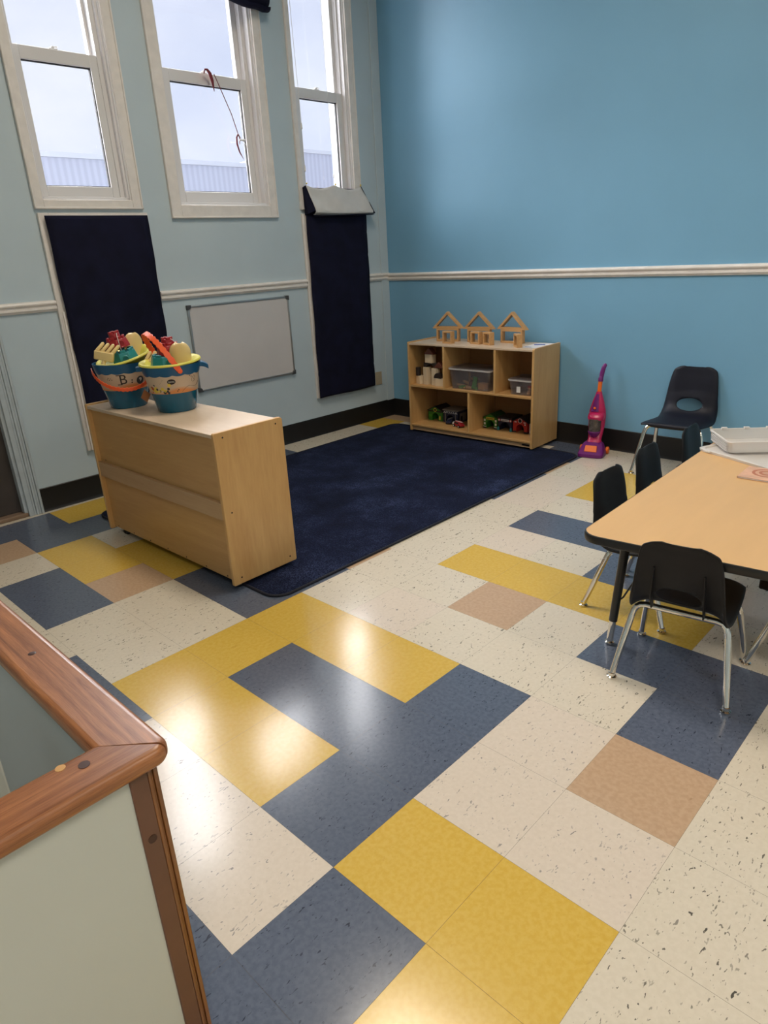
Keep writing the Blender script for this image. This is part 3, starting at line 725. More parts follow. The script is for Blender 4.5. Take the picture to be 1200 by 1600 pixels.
piece('green_tree_piece','tall green flat tree piece standing in the clear bin','leaf_green',.612,.075,zb+.048,(.036,.014,.092),(0,.2,0))
piece('green_leaf_piece','small green piece lying at the front left of the clear bin','leaf_green',.500,.062,zb+.010,(.052,.02,.018),(0,-.15,.1))
piece('green_leaf_piece','small green piece at the foot of the green tree piece','leaf_green',.622,.060,zb+.012,(.05,.014,.022),(0,.25,0))
o=prop('yellow_bead','small yellow bead between the green pieces in the clear bin','toy piece',.525,.056,zb+.007,0,GP); MB().lathe([(.001,-.007),(.006,-.004),(.007,0),(.006,.004),(.001,.007)],14).build('body',M['yellow_toy'],o)
o=prop('wooden_figure','small pale wooden figure inside the smaller lidded bin','toy piece',1.085,.085,.411,0); MB().lathe([(.014,0),(.014,.02),(.008,.028),(.012,.036),(.010,.046),(.001,.05)],16).build('body',M['block_wood'],o)
MB().box(-.006,.02,-.01,.01,.05,.062).build('red_cap',M['red_paint'],o,bevel=.002)

# toy houses and cars on the bottom shelf
Z3=.0782
GH='painted wooden toy houses on the bottom shelf'
def arch(w,h,aw,ah,gable):
    P=[(-w/2,0),(-aw/2,0)]+[(-aw/2*math.cos(PI*k/12),ah-aw/2+aw/2*math.sin(PI*k/12)) for k in range(13)]+[(aw/2,0),(w/2,0),(w/2,h)]
    return P+([(0,h+gable)] if gable else [])+[(-w/2,h)]
def house(label,x,y,w,d,h,gable,mk,roof,aw,ah,rz=0):
    o=prop('toy_house',label,'toy house',x,y,Z3,rz,GH)
    MB().prism(arch(w,h,aw,ah,gable),0,d,'y').build('walls',M[mk],o,smooth=True)
    MB().box(-aw/2,aw/2,d*.6,d*.62,0,ah).build('dark_doorway',M['black_toy'],o,smooth=False)
    mb=MB(); e=.006
    if gable:
        sl=gable/(w/2)
        mb.prism([(-w/2-e,h-e*sl),(0,h+gable),(w/2+e,h-e*sl),(w/2+e,h-e*sl+.007),(0,h+gable+.008),(-w/2-e,h-e*sl+.007)],-.004,d+.004,'y')
    else: mb.box(-w/2-e,w/2+e,-.006,d+.004,h,h+.010)
    mb.build('roof',M[roof],o,bevel=.001)
    return o
def deco(o,name,mk,x0,x1,z0,z1,y=-.0006): return MB().box(x0,x1,y-.0012,y+.001,z0,z1).build(name,M[mk],o,smooth=False)
def disc(o,name,mk,x,z,r,y=-.0006,ri=0):
    Mx=Matrix.Translation((x,y,z))@Matrix.Rotation(PI/2,4,'X')
    return MB().lathe([(ri or .0005,0),(r,0),(r,.0015),(ri or .0005,.0015)],18,M=Mx,cap=not ri).build(name,M[mk],o)
o=house('green and black gabled toy house left of the police garage',.128,.185,.150,.150,.084,.034,'green_toy','black_toy',.066,.066)
deco(o,'black_fascia','black_toy',-.074,.074,.074,.086,-.0004); disc(o,'badge','yellow_toy',0,.092,.016); disc(o,'badge_centre','black_toy',0,.092,.010,-.002)
mb=MB(); mb.box(.042,.058,-.004,-.0006,.012,.034).lathe([(.006,0),(.007,.008),(.001,.013)],10,(.05,-.003,.034)); mb.build('painted_figure',M['yellow_toy'],o)
deco(o,'window_panel','leaf_green',-.068,-.04,.030,.050)
o=house('dark flat roofed toy police garage with white lettering',.288,.185,.148,.150,.100,0,'navy_toy','grey_toy',.092,.066)
mb=MB().mesh(text_mesh('POLICE',.026),Matrix.Translation((0,-.0022,.086))@Matrix.Rotation(PI/2,4,'X')); mb.build('lettering',M['white_toy'],o,smooth=False)
for sx in (-1,1):
    mb=MB()
    for i in range(3):
        for j in range(2):
            if (i+j)%2==0: mb.box(sx*.058-.012+i*.008,sx*.058-.004+i*.008,-.0022,-.0006,.078+j*.008,.086+j*.008)
    mb.build('checker_mark',M['white_toy'],o,smooth=False)
    deco(o,'door_post','grey_toy',sx*.052-.005,sx*.052+.005,0,.072)
MB().box(.074,.0755,.03,.12,.012,.08).build('grey_side',M['grey_toy'],o,smooth=False); MB().box(.0755,.077,.04,.065,0.002,.055).build('side_door',M['black_toy'],o,smooth=False)
o=house('bright green gabled toy house with a yellow sign',.679,.190,.126,.150,.084,.030,'green_toy','green_dark',.068,.066)
deco(o,'yellow_sign','yellow_toy',-.037,.037,.072,.090)
for k in range(5): deco(o,'sign_mark','green_dark',-.030+k*.013,-.022+k*.013,.077,.085,-.0025)
for sx in (-1,1):
    for z_ in (.028,.056): deco(o,'window','white_toy',sx*.052-.008,sx*.052+.008,z_,z_+.018)
    deco(o,'flower_box','white_toy',sx*.052-.015,sx*.052+.015,.010,.016)
    deco(o,'plinth','black_toy',sx*.052-.016,sx*.052+.016,0,.010)
o=house('dark flat toy garage with a white sign strip between the green and red houses',.815,.190,.124,.150,.096,0,'navy_toy','black_toy',.092,.066)
deco(o,'white_sign','white_toy',-.036,.036,.074,.090)
for k in range(6): deco(o,'sign_mark','navy_toy',-.030+k*.0105,-.024+k*.0105,.079,.085,-.0025)
for sx in (-1,1):
    disc(o,'sign_ring','red_paint',sx*.052,.082,.012); disc(o,'sign_centre','white_toy',sx*.052,.082,.007,-.002)
    MB().lathe([(.010,0),(.011,.012),(.008,.024),(.001,.03)],12,(sx*.058,-.004,0)).build('painted_bush',M['teal_toy'],o)
deco(o,'fuel_pump','white_toy',.026,.042,.022,.048,.03)
o=house('red gabled toy fire house next to the cubby side panel',.952,.190,.126,.150,.084,.034,'red_paint','black_toy',.070,.066)
disc(o,'badge_ring','white_toy',0,.094,.018,-.0006,.0155); disc(o,'badge','black_toy',0,.094,.013)
for sx in (-1,1): deco(o,'plinth','black_toy',sx*.052-.018,sx*.052+.018,0,.012); deco(o,'small_mark','white_toy',sx*.04-.009,sx*.04+.009,.080,.086)
disc(o,'lamp','white_toy',.045,.068,.006)
o=house('toy house with a pale front mostly hidden behind the cubby side panel',1.085,.190,.10,.150,.080,.030,'white_toy','black_toy',.05,.05)
GV='small toy cars on the bottom shelf'
def car(label,x,y,rz,mk,mk2):
    o=prop('toy_car',label,'toy car',x,y,Z3,rz,GV)
    side_=[(-.055,.010),(.055,.010),(.056,.024),(.034,.030),(.018,.046),(-.026,.046),(-.044,.031),(-.056,.028)]
    MB().prism(side_,-.022,.022,'y').build('body',M[mk],o,bevel=.004)
    MB().prism([(.031,.030),(.017,.043),(-.024,.043),(-.040,.031)],-.0226,.0226,'y').build('windows',M['black_toy'],o)
    mb=MB().box(-.04,.05,-.006,.006,.045,.0468); mb.build('stripe',M[mk2],o,bevel=.0005)
    for a in (-.034,.032):
        for sy in (-1,1):
            w=MB().cyl((a,sy*.024-.004,.011),(a,sy*.024+.004,.011),.011,.011,16).build('wheel',M['tyre'],o)
            MB().cyl((a,sy*.0285-.0006,.011),(a,sy*.0285+.0006,.011),.005,.005,10).build('hub',M['white_toy'],w)
    return o
o=car('red and white toy car parked on the shelf before the police garage',.430,.105,R_(-18),'red_toy','white_toy')
MB().box(-.057,-.036,-.0225,.0225,.014,.036).build('white_hood',M['white_toy'],o,bevel=.004)
car('dark toy car standing in the police garage doorway',.305,.168,R_(-80),'navy_toy','grey_toy')

# ------------------------------------------------------------------ sand buckets
def band_mat(name, lo_amp):
    m, nt, b = newmat(name)
    tc=node(nt,'ShaderNodeTexCoord'); sp=node(nt,'ShaderNodeSeparateXYZ'); nt.links.new(tc.outputs['Object'],sp.inputs[0])
    at=node(nt,'ShaderNodeMath',operation='ARCTAN2'); nt.links.new(sp.outputs[1],at.inputs[0]); nt.links.new(sp.outputs[0],at.inputs[1])
    w=node(nt,'ShaderNodeMath',operation='MULTIPLY_ADD'); nt.links.new(at.outputs[0],w.inputs[0]); w.inputs[1].default_value=3.0; w.inputs[2].default_value=.8
    sn=node(nt,'ShaderNodeMath',operation='SINE'); nt.links.new(w.outputs[0],sn.inputs[0])
    th=node(nt,'ShaderNodeMath',operation='MULTIPLY_ADD'); nt.links.new(sn.outputs[0],th.inputs[0]); th.inputs[1].default_value=.012; th.inputs[2].default_value=lo_amp
    df=node(nt,'ShaderNodeMath',operation='SUBTRACT'); nt.links.new(sp.outputs[2],df.inputs[0]); nt.links.new(th.outputs[0],df.inputs[1])
    k=node(nt,'ShaderNodeMath',operation='MULTIPLY_ADD',use_clamp=True); nt.links.new(df.outputs[0],k.inputs[0]); k.inputs[1].default_value=60; k.inputs[2].default_value=.5
    mx=node(nt,'ShaderNodeMixRGB'); nt.links.new(k.outputs[0],mx.inputs[0]); mx.inputs[1].default_value=(.68,.25,.07,1); mx.inputs[2].default_value=(.58,.43,.30,1)
    nt.links.new(mx.outputs[0],b.inputs['Base Color']); b.inputs['Roughness'].default_value=.4
    return m
M['band_a']=band_mat('peach printed band',.118); M['band_b']=band_mat('sand printed band',.112)
BH=.228; R0,R1=.094,.140
def brad(z): return R0+(R1-R0)*z/BH
def onb(th,z,off=0): r=brad(z)+off; return Vector((r*math.cos(th),r*math.sin(th),z))
def wrap_text(txt,size,th,z,off=.0032):
    me=text_mesh(txt,size); mb=MB()
    vs=[mb.bm.verts.new(onb(th+v.co.x/brad(z), z+v.co.y, off+v.co.z*.3)) for v in me.vertices]
    mb._faces(vs,[tuple(p.vertices) for p in me.polygons]); return mb
def wrap_disc(th,z,r,off=.003,sx=1):
    n=20; mb=MB(); vs=[mb.bm.verts.new(onb(th+sx*r*math.cos(2*PI*k/n)/brad(z),z+r*math.sin(2*PI*k/n),off)) for k in range(n)]
    mb.bm.faces.new(vs); return mb
def strap(pts,ups,w,t,wav=0):
    rings=[]
    n=len(pts)
    for i,(p,u) in enumerate(zip(pts,ups)):
        p=Vector(p);u=Vector(u).normalized(); tg=(Vector(pts[min(i+1,n-1)])-Vector(pts[max(i-1,0)])).normalized(); s_=tg.cross(u).normalized()
        ww=w*(1+wav*(1 if i%2 else -1))
        rings.append([p+u*ww/2+s_*t/2,p-u*ww/2+s_*t/2,p-u*ww/2-s_*t/2,p+u*ww/2-s_*t/2])
    return MB().loft(rings)
def bucket(label,x,y,z,yaw,band,spouts):
    o=thing('sand_bucket',label,'bucket',(x,y,z),yaw,'toy sand buckets on the near storage unit')
    MB().lathe([(R0-.004,0),(R0,.004),(R1,BH),(R1-.003,BH),(R0-.003,.006)],48).build('pail',M['teal_bucket'],o)
    mb=MB(); n=96; rows=[]
    for f in range(4):
        rows.append([onb(2*PI*k/n,(BH+.004)*(1-f/3)+(BH-.040-.006*abs(math.sin(2*PI*k/n*7)))*f/3,.0045 if f<3 else .003) for k in range(n)])
    rows.insert(0,[onb(2*PI*k/n,BH+.004,-.004) for k in range(n)])
    mb.loft(rows,cap=False).build('scalloped_rim',M['blue_rim'],o)
    mb=MB(); rows=[[onb(2*PI*k/n,zz,.002) for k in range(n)] for zz in (.098,.115,.135,.155,.175,.196)]
    mb.loft(rows,cap=False).build('printed_band',M[band],o)
    for sg,ln in spouts:
        th=R_(sg); mb=MB(); rings=[]
        for k in range(7):
            f=k/6; r_=R1-.004+ln*f; wv=.05*(1-.55*f); zz=BH-.012-.02*f*f*(1 if ln>.04 else .2)
            c=Vector((r_*math.cos(th),r_*math.sin(th),zz)); sd=Vector((-math.sin(th),math.cos(th),0))
            rings.append([c+sd*wv+Vector((0,0,.014)),c+sd*wv*.9+Vector((0,0,-.008)),c-sd*wv*.9+Vector((0,0,-.008)),c-sd*wv+Vector((0,0,.014))])
        mb.loft(rings).build('spout',M['blue_rim'],o,bevel=.003)
    return o
CAMXY=(1.0249,-.7834)
ZS=.7475
def face_cam(x,y): return math.atan2(CAMXY[1]-y,CAMXY[0]-x)
bx,by=-2.452,.846
k1=bucket('teal sand bucket with its orange handle hanging down over the peach band',bx,by,ZS,face_cam(bx,by),'band_a',((75,.03),(195,.045)))
b_=wrap_text('B',.070,R_(-4),.153)
for zz in (.1295,.1775):
    b_._faces([b_.bm.verts.new(onb(R_(-4)+xx/brad(.153),zz+dz,.0034)) for xx,dz in ((-.030,-.0022),(-.006,-.0022),(-.006,.0022),(-.030,.0022))],[(0,1,2,3)])
b_.build('printed_letter',M['ink'],k1,smooth=False)
for dz,dt in ((.136,15),(.148,15.5)): wrap_disc(R_(dt),dz,.0036).build('printed_dot',M['ink'],k1,smooth=False)
wrap_disc(R_(36),.142,.021).build('badge',M['ink_grey'],k1,smooth=False)
wrap_text('9',.030,R_(36),.144,.0044).build('badge_number',M['white_toy'],k1,smooth=False)
for a_,z_ in ((-40,.158),(-37,.166),(-35,.155),(-32,.163),(-29,.156)): wrap_disc(R_(a_),z_,.0025).build('printed_dot',M['ink'],k1,smooth=False)
pts=[];ups=[]
for i in range(45):
    f=i/44; th=R_(-88+170*f); zz=.205-.098*math.sin(PI*f**1.15)**.9-.0*f
    rr=R1+.012; pts.append((rr*math.cos(th)*(1+.03*math.sin(PI*f)),rr*math.sin(th),zz)); ups.append((0,0,1))
strap(pts,ups,.019,.005,.18).build('handle',M['orange_toy'],k1,bevel=.0015)
tg=MB().box(-.024,.024,-.0006,.0006,-.024,.024,M=Matrix.Translation((.135,.086,.062))@Matrix.Rotation(R_(40),4,'Z')@Matrix.Rotation(PI/2,4,'Z')@Matrix.Rotation(R_(40),4,'Y')); tg.build('card_tag',M['tag_orange'],k1,smooth=False)
MB().box(-.020,.020,-.0006,.0006,-.03,.03,M=Matrix.Translation((.105,.122,.06))@Matrix.Rotation(R_(100),4,'Z')@Matrix.Rotation(R_(25),4,'Y')).build('card_tag',M['card_white'],k1,smooth=False)
MB().tube([(.118,.11,.19),(.124,.104,.13),(.130,.10,.085)],.001,6).build('tie_string',M['string'],k1)
cx,cy=-2.117,.936
k2=bucket('teal sand bucket with its orange handle raised and leaning over the molds',cx,cy,ZS,face_cam(cx,cy),'band_b',((90,.045),(-90,.03)))
wrap_disc(R_(-4),.158,.013,.003,1.5).build('badge',M['ink'],k2,smooth=False)
MB().tube([onb(R_(-4-6.5+13*t/24),.158+.0035*math.sin(t*1.3),.0042) for t in range(25)],.0007,5).build('badge_squiggle',M['white_toy'],k2)
rr_=random.Random(4)
for i in range(26):
    wrap_disc(R_(-62+rr_.random()*58),.104+rr_.random()*.04,.004+.006*rr_.random(),.0026+.0004*rr_.random()).build('printed_shell',M[rr_.choice(['yellow_toy','red_paint','ink_grey','ink','yellow_toy'])],k2,smooth=False)
mb=MB(); n=16; vs=[mb.bm.verts.new(onb(R_(a),z_,.0024)) for a,z_ in ((-85,.188),(-70,.190),(-50,.190),(-35,.186),(-22,.168),(-30,.150),(-50,.142),(-85,.135))]; mb.bm.faces.new(vs); mb.build('printed_rock',M['ink_grey'],k2,smooth=False)
for a_,z_ in ((38,.178),(41,.184),(42,.172),(46,.186),(10,.116),(7,.110)): wrap_disc(R_(a_),z_,.0028).build('printed_dot',M['ink'],k2,smooth=False)
MB().tube([onb(R_(50+28*t*math.cos(t*7)*(1-t)-0*t),.155+.026*(1-t)*math.sin(t*7),.0032) for t in [i/40 for i in range(41)]],.0006,5).build('printed_swirl',M['ink'],k2)
MB().tube([onb(R_(18+52*t),.104+.04*t+.012*math.sin(t*6),.0032) for t in [i/24 for i in range(25)]],.0006,5).build('printed_swirl',M['ink'],k2)
A=Vector((math.cos(R_(15)),math.sin(R_(15)),0)); Lf=Vector((0,-1,0)); up=(Vector((0,0,1))*.86+Lf*.46).normalized()
pts=[];ups=[]
for i in range(41):
    ph=PI*i/40; p=A*(R1+.008)*math.cos(ph)+Vector((0,0,BH-.02))+up*(.198*math.sin(ph)**.8)
    pts.append(p); ups.append((A.cross(up)))
strap(pts,ups,.027,.006,.16).build('handle',M['orange_toy'],k2,bevel=.0015)
MB().lathe([(.012,-.003),(.012,.004),(.008,.006)],16,M=Matrix.Translation(A*(R1+.010)+Vector((0,0,BH-.02)))@Matrix.Rotation(R_(15),4,'Z')@Matrix.Rotation(PI/2,4,'Y')).build('handle_pivot',M['orange_toy'],k2)

def place(o,base,yaw,local,tilt=None):
    o.matrix_world = Matrix.Translation(base)@Matrix.Rotation(yaw,4,'Z')@Matrix.Translation(local)@(tilt or Matrix.Identity(4)); return o
def tool(name,label,cat,group): return thing(name,label,cat,group=group)
def sieve(label):
    o=tool('sand_sieve',label,'sieve','yellow sieves in the sand buckets')
    MB().lathe([(.075,-.052),(.118,-.012),(.131,.001),(.143,.003),(.147,.0),(.148,-.003),(.150,-.002),(.151,.002),(.147,.008),(.138,.008),(.128,.003),(.112,-.010),(.072,-.046)],48).build('bowl',M['lime'],o)
    return o
def castle(label,mk,w,h,cren,group,upper=0):
    o=tool('castle_mold',label,'sand mold',group)
    k=.84
    mb=MB(); rings=[]
    base=[(w/2*math.cos(PI/4*i+PI/8)*1.08,w/2*math.sin(PI/4*i+PI/8)*1.08) for i in range(8)]
    mb.loft([[(x,y,0) for x,y in base],[(x*k,y*k,h) for x,y in base]])
    for i in range(8):
        a=PI/4*i; c=Matrix.Translation((0,0,h))@Matrix.Rotation(a,4,'Z')
        mb.box(w/2*k*.80,w/2*k*.99,-w*.10,w*.10,-.002,cren,M=c)
    if upper:
        mb.loft([[(x*k*.62,y*k*.62,h) for x,y in base],[(x*k*.54,y*k*.54,h+upper) for x,y in base]])
        for i in range(4):
            c=Matrix.Translation((0,0,h+upper))@Matrix.Rotation(PI/2*i,4,'Z'); mb.box(w*.12,w*.24,-w*.09,w*.09,-.002,cren*.8,M=c)
    mb.build('mold_body',M[mk],o,bevel=.003)
    MB().lathe([(.014,0),(.017,.002),(.020,0)],20,M=Matrix.Rotation(R_(0),4,'Z')@Matrix.Translation((w/2*.95,0,h*.45))@Matrix.Rotation(R_(82),4,'Y')).build('arch_relief',M[mk],o)
    return o
def rake(label):
    o=tool('toy_rake',label,'sand toy','cream sand tools in the buckets')
    mb=MB().box(-.048,.048,-.012,.012,0,.045)
    mb.build('head',M['cream_toy'],o,bevel=.005)
    for i in range(4): MB().tube([(-.038+i*.0253,0,.036),(-.036+i*.0253,.002,.044),(-.016+i*.0253,.022,.080),(-.013+i*.0253,.025,.084)],[.0085,.0095,.0085,.005],10).build('tine',M['cream_toy'],o)
    MB().cyl((0,0,.005),(0,-.004,-.02),.011).build('handle',M['cream_toy'],o)
    return o
def shovel(label):
    o=tool('toy_shovel',label,'sand toy','cream sand tools in the buckets')
    rows=[]
    for i in range(15):
        f=i/14; z=.115*f; wv=(.052 if f<.55 else .052*math.sqrt(max(0,1-((f-.55)/.47)**2)))
        rows.append([(wv*math.sin(a),.040*math.cos(a)-.04,z) for a in [R_(-78+156*j/14) for j in range(15)]])
    MB().grid(rows).build('scoop',M['cream_toy'],o,solid=.004)
    MB().cyl((0,-.008,.01),(0,-.004,-.025),.012).build('handle',M['cream_toy'],o)
    return o
B1=Vector((bx,by,ZS)); Y1=face_cam(bx,by); B2=Vector((cx,cy,ZS)); Y2=face_cam(cx,cy)
# local axes at a bucket: +x to the viewer, +y to the viewer's right
rx=lambda a: Matrix.Rotation(R_(a),4,'X'); ry=lambda a: Matrix.Rotation(R_(a),4,'Y'); rz=lambda a: Matrix.Rotation(R_(a),4,'Z')
place(sieve('yellow green sieve tilted in the bucket whose handle hangs down'),B1,Y1,(0,.020,BH+.028),rx(13)@ry(6))
place(castle('teal castle mold in the bucket whose handle hangs down','teal_toy',.135,.060,.012,'teal castle molds'),B1,Y1,(.015,.028,BH-.005),rx(12))
o=place(castle('red castle mold topping the bucket whose handle hangs down','red_toy',.112,.045,.014,'red castle molds',.030),B1,Y1,(-.005,.0,BH+.072),rx(10)@rz(20))
MB().tube([(.055,-.012,-.01),(.056,-.01,.03),(.045,-.004,.062),(.03,.004,.075)],.0014,6).build('tie_string',M['string'],o)
place(rake('cream rake head with four tines in the bucket whose handle hangs down'),B1,Y1,(.070,-.082,BH+.024),rz(72)@ry(14))
place(shovel('cream scoop standing upright in the bucket whose handle hangs down'),B1,Y1,(-.060,.092,BH+.020),rz(-60)@rx(2))
place(sieve('yellow green sieve sitting level in the bucket whose handle is raised'),B2,Y2,(0,0,BH+.013),rx(2)@ry(3))
place(castle('teal castle mold in the bucket whose handle is raised','teal_toy',.150,.052,.010,'teal castle molds'),B2,Y2,(-.01,-.018,BH-.012),rx(0)@rz(10))
o=place(castle('red castle mold behind the raised orange handle','red_toy',.112,.048,.014,'red castle molds',.028),B2,Y2,(-.025,.002,BH+.041),rz(15))
MB().tube([(.05,.02,.04),(.05,.03,.06),(.03,.01,.08)],.0014,6).build('tie_string',M['string'],o)
place(shovel('cream scoop facing outward in the bucket whose handle is raised'),B2,Y2,(.050,.058,BH-.014),rz(-82)@rx(-4))
place(rake('cream rake half hidden in the bucket whose handle is raised'),B2,Y2,(-.075,-.080,BH-.028),rz(70))

# ------------------------------------------------------------------ chairs
def catmull(P,n):
    out=[]; N=len(P)
    for i in range(N-1):
        p0,p1,p2,p3=P[max(i-1,0)],P[i],P[i+1],P[min(i+2,N-1)]
        for k in range(n):
            t=k/n; out.append(tuple(.5*((2*b)+(-a+c)*t+(2*a-5*b+4*c-d)*t*t+(-a+3*b-3*c+d)*t**3) for a,b,c,d in zip(p0,p1,p2,p3)))
    out.append(tuple(P[-1])); return out
def chair_shell():
    # y, z, half width ; front lip to top of back, 12 inch chair
    P=[(.182,.283,.118),(.186,.297,.134),(.168,.308,.148),(.10,.306,.156),(.02,.302,.158),(-.06,.302,.157),(-.105,.313,.152),(-.132,.340,.146),(-.146,.385,.139),(-.157,.440,.133),(-.167,.490,.126),(-.174,.520,.120),(-.178,.541,.110),(-.181,.552,.092),(-.182,.557,.068)]
    Q=catmull(P,6); n=len(Q)
    s=[0]
    for a,b in zip(Q,Q[1:]): s.append(s[-1]+math.hypot(b[0]-a[0],b[1]-a[1]))
    NX=36; bm=bmesh.new(); V=[]; UV={}
    for i,(y,z,w) in enumerate(Q):
        a=Q[max(i-1,0)];b=Q[min(i+1,n-1)]; ty,tz=b[0]-a[0],b[1]-a[1]; l=math.hypot(ty,tz); ny,nz=tz/l,-ty/l      # points to the sitter's underside/back
        if nz>0 and i<n*.4: ny,nz=-ny,-nz
        ny,nz=(-abs(ny) if i>n*.4 else ny),(nz)
        # outward = down for seat, back for the backrest
        oy,oz=-tz/l*-1,0
        oy=-(tz/l); oz=(ty/l)
        row=[]
        back=min(1,max(0,(z-.33)/.1))
        for j in range(NX+1):
            q=-1+2*j/NX
            bow=.014*back*(1-q*q)              # the back is hollow
            dish=.006*(1-back)*(1-q*q) if .15<i/n<.6 else .002
            lip=(.017+.024*math.exp(-((i/n-.43)/.15)**2))*abs(q)**5
            off=bow+dish+lip
            v=bm.verts.new((w*q, y+oy*off, z+oz*off)); row.append(v); UV[v]=(w*q,s[i])
        V.append(row)
    zc=min(range(n),key=lambda i:abs(Q[i][1]-.352)+(9 if Q[i][0]>-.05 else 0)); sc=s[zc]; A_,B_h=.070,.036
    for a,b in zip(V,V[1:]):
        for j in range(NX):
            f=(a[j],a[j+1],b[j+1],b[j]); cx_=sum(UV[v][0] for v in f)/4; cs_=sum(UV[v][1] for v in f)/4
            if (cx_/A_)**2+((cs_-sc)/B_h)**2>1: bm.faces.new(f)
    # pull the ragged edge of the hole onto the ellipse
    import bisect
    def at(x,sv):
        sv=max(0,min(s[-1]-1e-6,sv)); i=bisect.bisect_right(s,sv)-1; f=(sv-s[i])/(s[i+1]-s[i]); return i,f
    for v,(x,sv) in UV.items():
        e=math.hypot(x/A_,(sv-sc)/B_h)
        if v.is_boundary and e<1.35 and e>.5 and v.link_faces:
            nx_,ns_=x/e,sc+(sv-sc)/e
            i,f=at(nx_,ns_); q=nx_/(Q[i][2]+(Q[i+1][2]-Q[i][2])*f); g_=(q+1)/2*NX; j=int(g_); h=g_-j
            c=lambda a:V[a][j].co.lerp(V[a][j+1].co,h)
            UV[v]=(nx_,ns_); moves.append((v,c(i).lerp(c(i+1),f)))
    for v,p in moves: v.co=p
    bmesh.ops.delete(bm,geom=[v for v in bm.verts if not v.link_faces],context='VERTS')
    mb=MB(); mb.bm.free(); mb.bm=bm; return mb
moves=[]
def make_chair(label,shell):
    t=thing('stacking_chair',label,'chair',group='black plastic school chairs with chrome legs')
    sh_=chair_shell().build('seat_shell',M[shell],t,solid=.006)
    for sx in (-1,1):   # moulded ribs behind the back
        MB().loft([[(sx*.080-.002,-.125,.296),(sx*.080+.002,-.125,.296),(sx*.080+.002,-.150,.296),(sx*.080-.002,-.150,.296)],
                   [(sx*.081-.002,-.150,.345),(sx*.081+.002,-.150,.345),(sx*.081+.002,-.176,.345),(sx*.081-.002,-.176,.345)],
                   [(sx*.076-.002,-.178,.46),(sx*.076+.002,-.178,.46),(sx*.076+.002,-.186,.46),(sx*.076-.002,-.186,.46)]]).build('rib',M[shell],sh_)
    for yb,yf,xf in ((-.088,-.170,.184),(.085,.166,.180)):
        r=.0108; zb=.270
        pts=[(-.152,yb+(yf-yb)*.15,.226),(-.149,yb+(yf-yb)*.1,.241),(-.142,yb+(yf-yb)*.04,.256),(-.130,yb,.266),(-.112,yb,zb)]
        pts=pts+[(-.05,yb,zb),(.05,yb,zb)]+[(-x,y,z) for x,y,z in reversed(pts)]
        MB().tube(pts,r,12).build('support_bar',M['chrome'],t)
        for sx in (-1,1):
            a=Vector((sx*.152,yb+(yf-yb)*.15,.227)); b=Vector((sx*xf,yf,.012))
            lg=MB().tube([a,b],[r*1.06,r*.98],14).build('leg',M['chrome'],t)
            MB().lathe([(.006,.022),(.0115,.020),(.0115,.012),(.008,.010),(.0165,.006),(.0165,.002),(.011,0)],16,(sx*xf,yf,0)).build('glide',M['chrome'],lg)
    return t
def put(o,x,y,rz,s=1,dz=0): o.location=(x,y,dz); o.rotation_euler=(0,0,rz); o.scale=(s,s,s); return o
def chair(label,shell): 
    moves.clear(); return make_chair(label,shell)
c0=chair('black plastic chair at the near end of the table, its back toward the viewer','black_poly')
put(c0,.316,1.378,R_(7.6))
# facing +x = rotate -90
c1=copy_tree(c0); c1['label']='black plastic chair on the long side of the table, closest to the rounded table corner'; put(c1,.008,1.765,R_(-90-2))
c2=copy_tree(c0); c2['label']='black plastic chair second along the long side of the table'; put(c2,-.008,2.185,R_(-90+1))
c3=copy_tree(c0); c3['label']='black plastic chair third along the table, half hidden by the clear lid'; put(c3,.015,2.640,R_(-90+3))
c4_=copy_tree(c0); c4_['label']='black plastic chair under the far long side of the table, mostly cut off'; put(c4_,.648,1.735,R_(90))
cw=chair('larger dark navy plastic chair standing alone against the blue wall','navy_poly')
put(cw,-.585,3.566,R_(180+3),1.16)

# ------------------------------------------------------------------ table
ZTB=.512
tb=thing('activity_table','low maple laminate table with thick black edge and adjustable black legs','table',(0,0,0))
cn=[(.0,1.180),(.765,1.262),(.725,2.69),(-.04,2.66)]
def round_poly(P,r,n=8):
    out=[]
    for i in range(len(P)):
        a,b,c=Vector(P[i-1]),Vector(P[i]),Vector(P[(i+1)%len(P)])
        u=(a-b).normalized(); v=(c-b).normalized(); ang=u.angle(v); t=r/math.tan(ang/2)
        p,q=b+u*t,b+v*t; ctr=b+(u+v).normalized()*(r/math.sin(ang/2))
        a0=math.atan2(*(p-ctr).yx); a1=math.atan2(*(q-ctr).yx); d=(a1-a0+PI)%(2*PI)-PI
        out+=[(ctr.x+r*math.cos(a0+d*k/n),ctr.y+r*math.sin(a0+d*k/n)) for k in range(n+1)]
    return out
pl=round_poly(cn,.062)
ctr=Vector((.36,1.95))
def ins(P,d): return [tuple(Vector(p)+(ctr-Vector(p)).normalized()*d) for p in P]
MB().loft([[(x,y,ZTB-.026) for x,y in ins(pl,.004)],[(x,y,ZTB) for x,y in ins(pl,.004)]]).build('table_top',M['table_top'],tb)
mb=MB(); 
mb.loft([[(x,y,z) for x,y in ins(pl,d)] for d,z in ((.006,ZTB-.030),(.001,ZTB-.027),(-.001,ZTB-.02),(-.001,ZTB-.005),(.001,ZTB-.0005),(.0055,ZTB+.0008),(.0055,ZTB-.03))],cap=False).build('edge_band',M['black_metal'],tb)
mb=MB(); ap=ins(round_poly(cn,.05),.075); ap2=ins(round_poly(cn,.05),.082)
mb.loft([[(x,y,ZTB-.026) for x,y in ap],[(x,y,ZTB-.052) for x,y in ap],[(x,y,ZTB-.052) for x,y in ap2],[(x,y,ZTB-.026) for x,y in ap2]],cap=False).build('apron',M['black_metal'],tb)
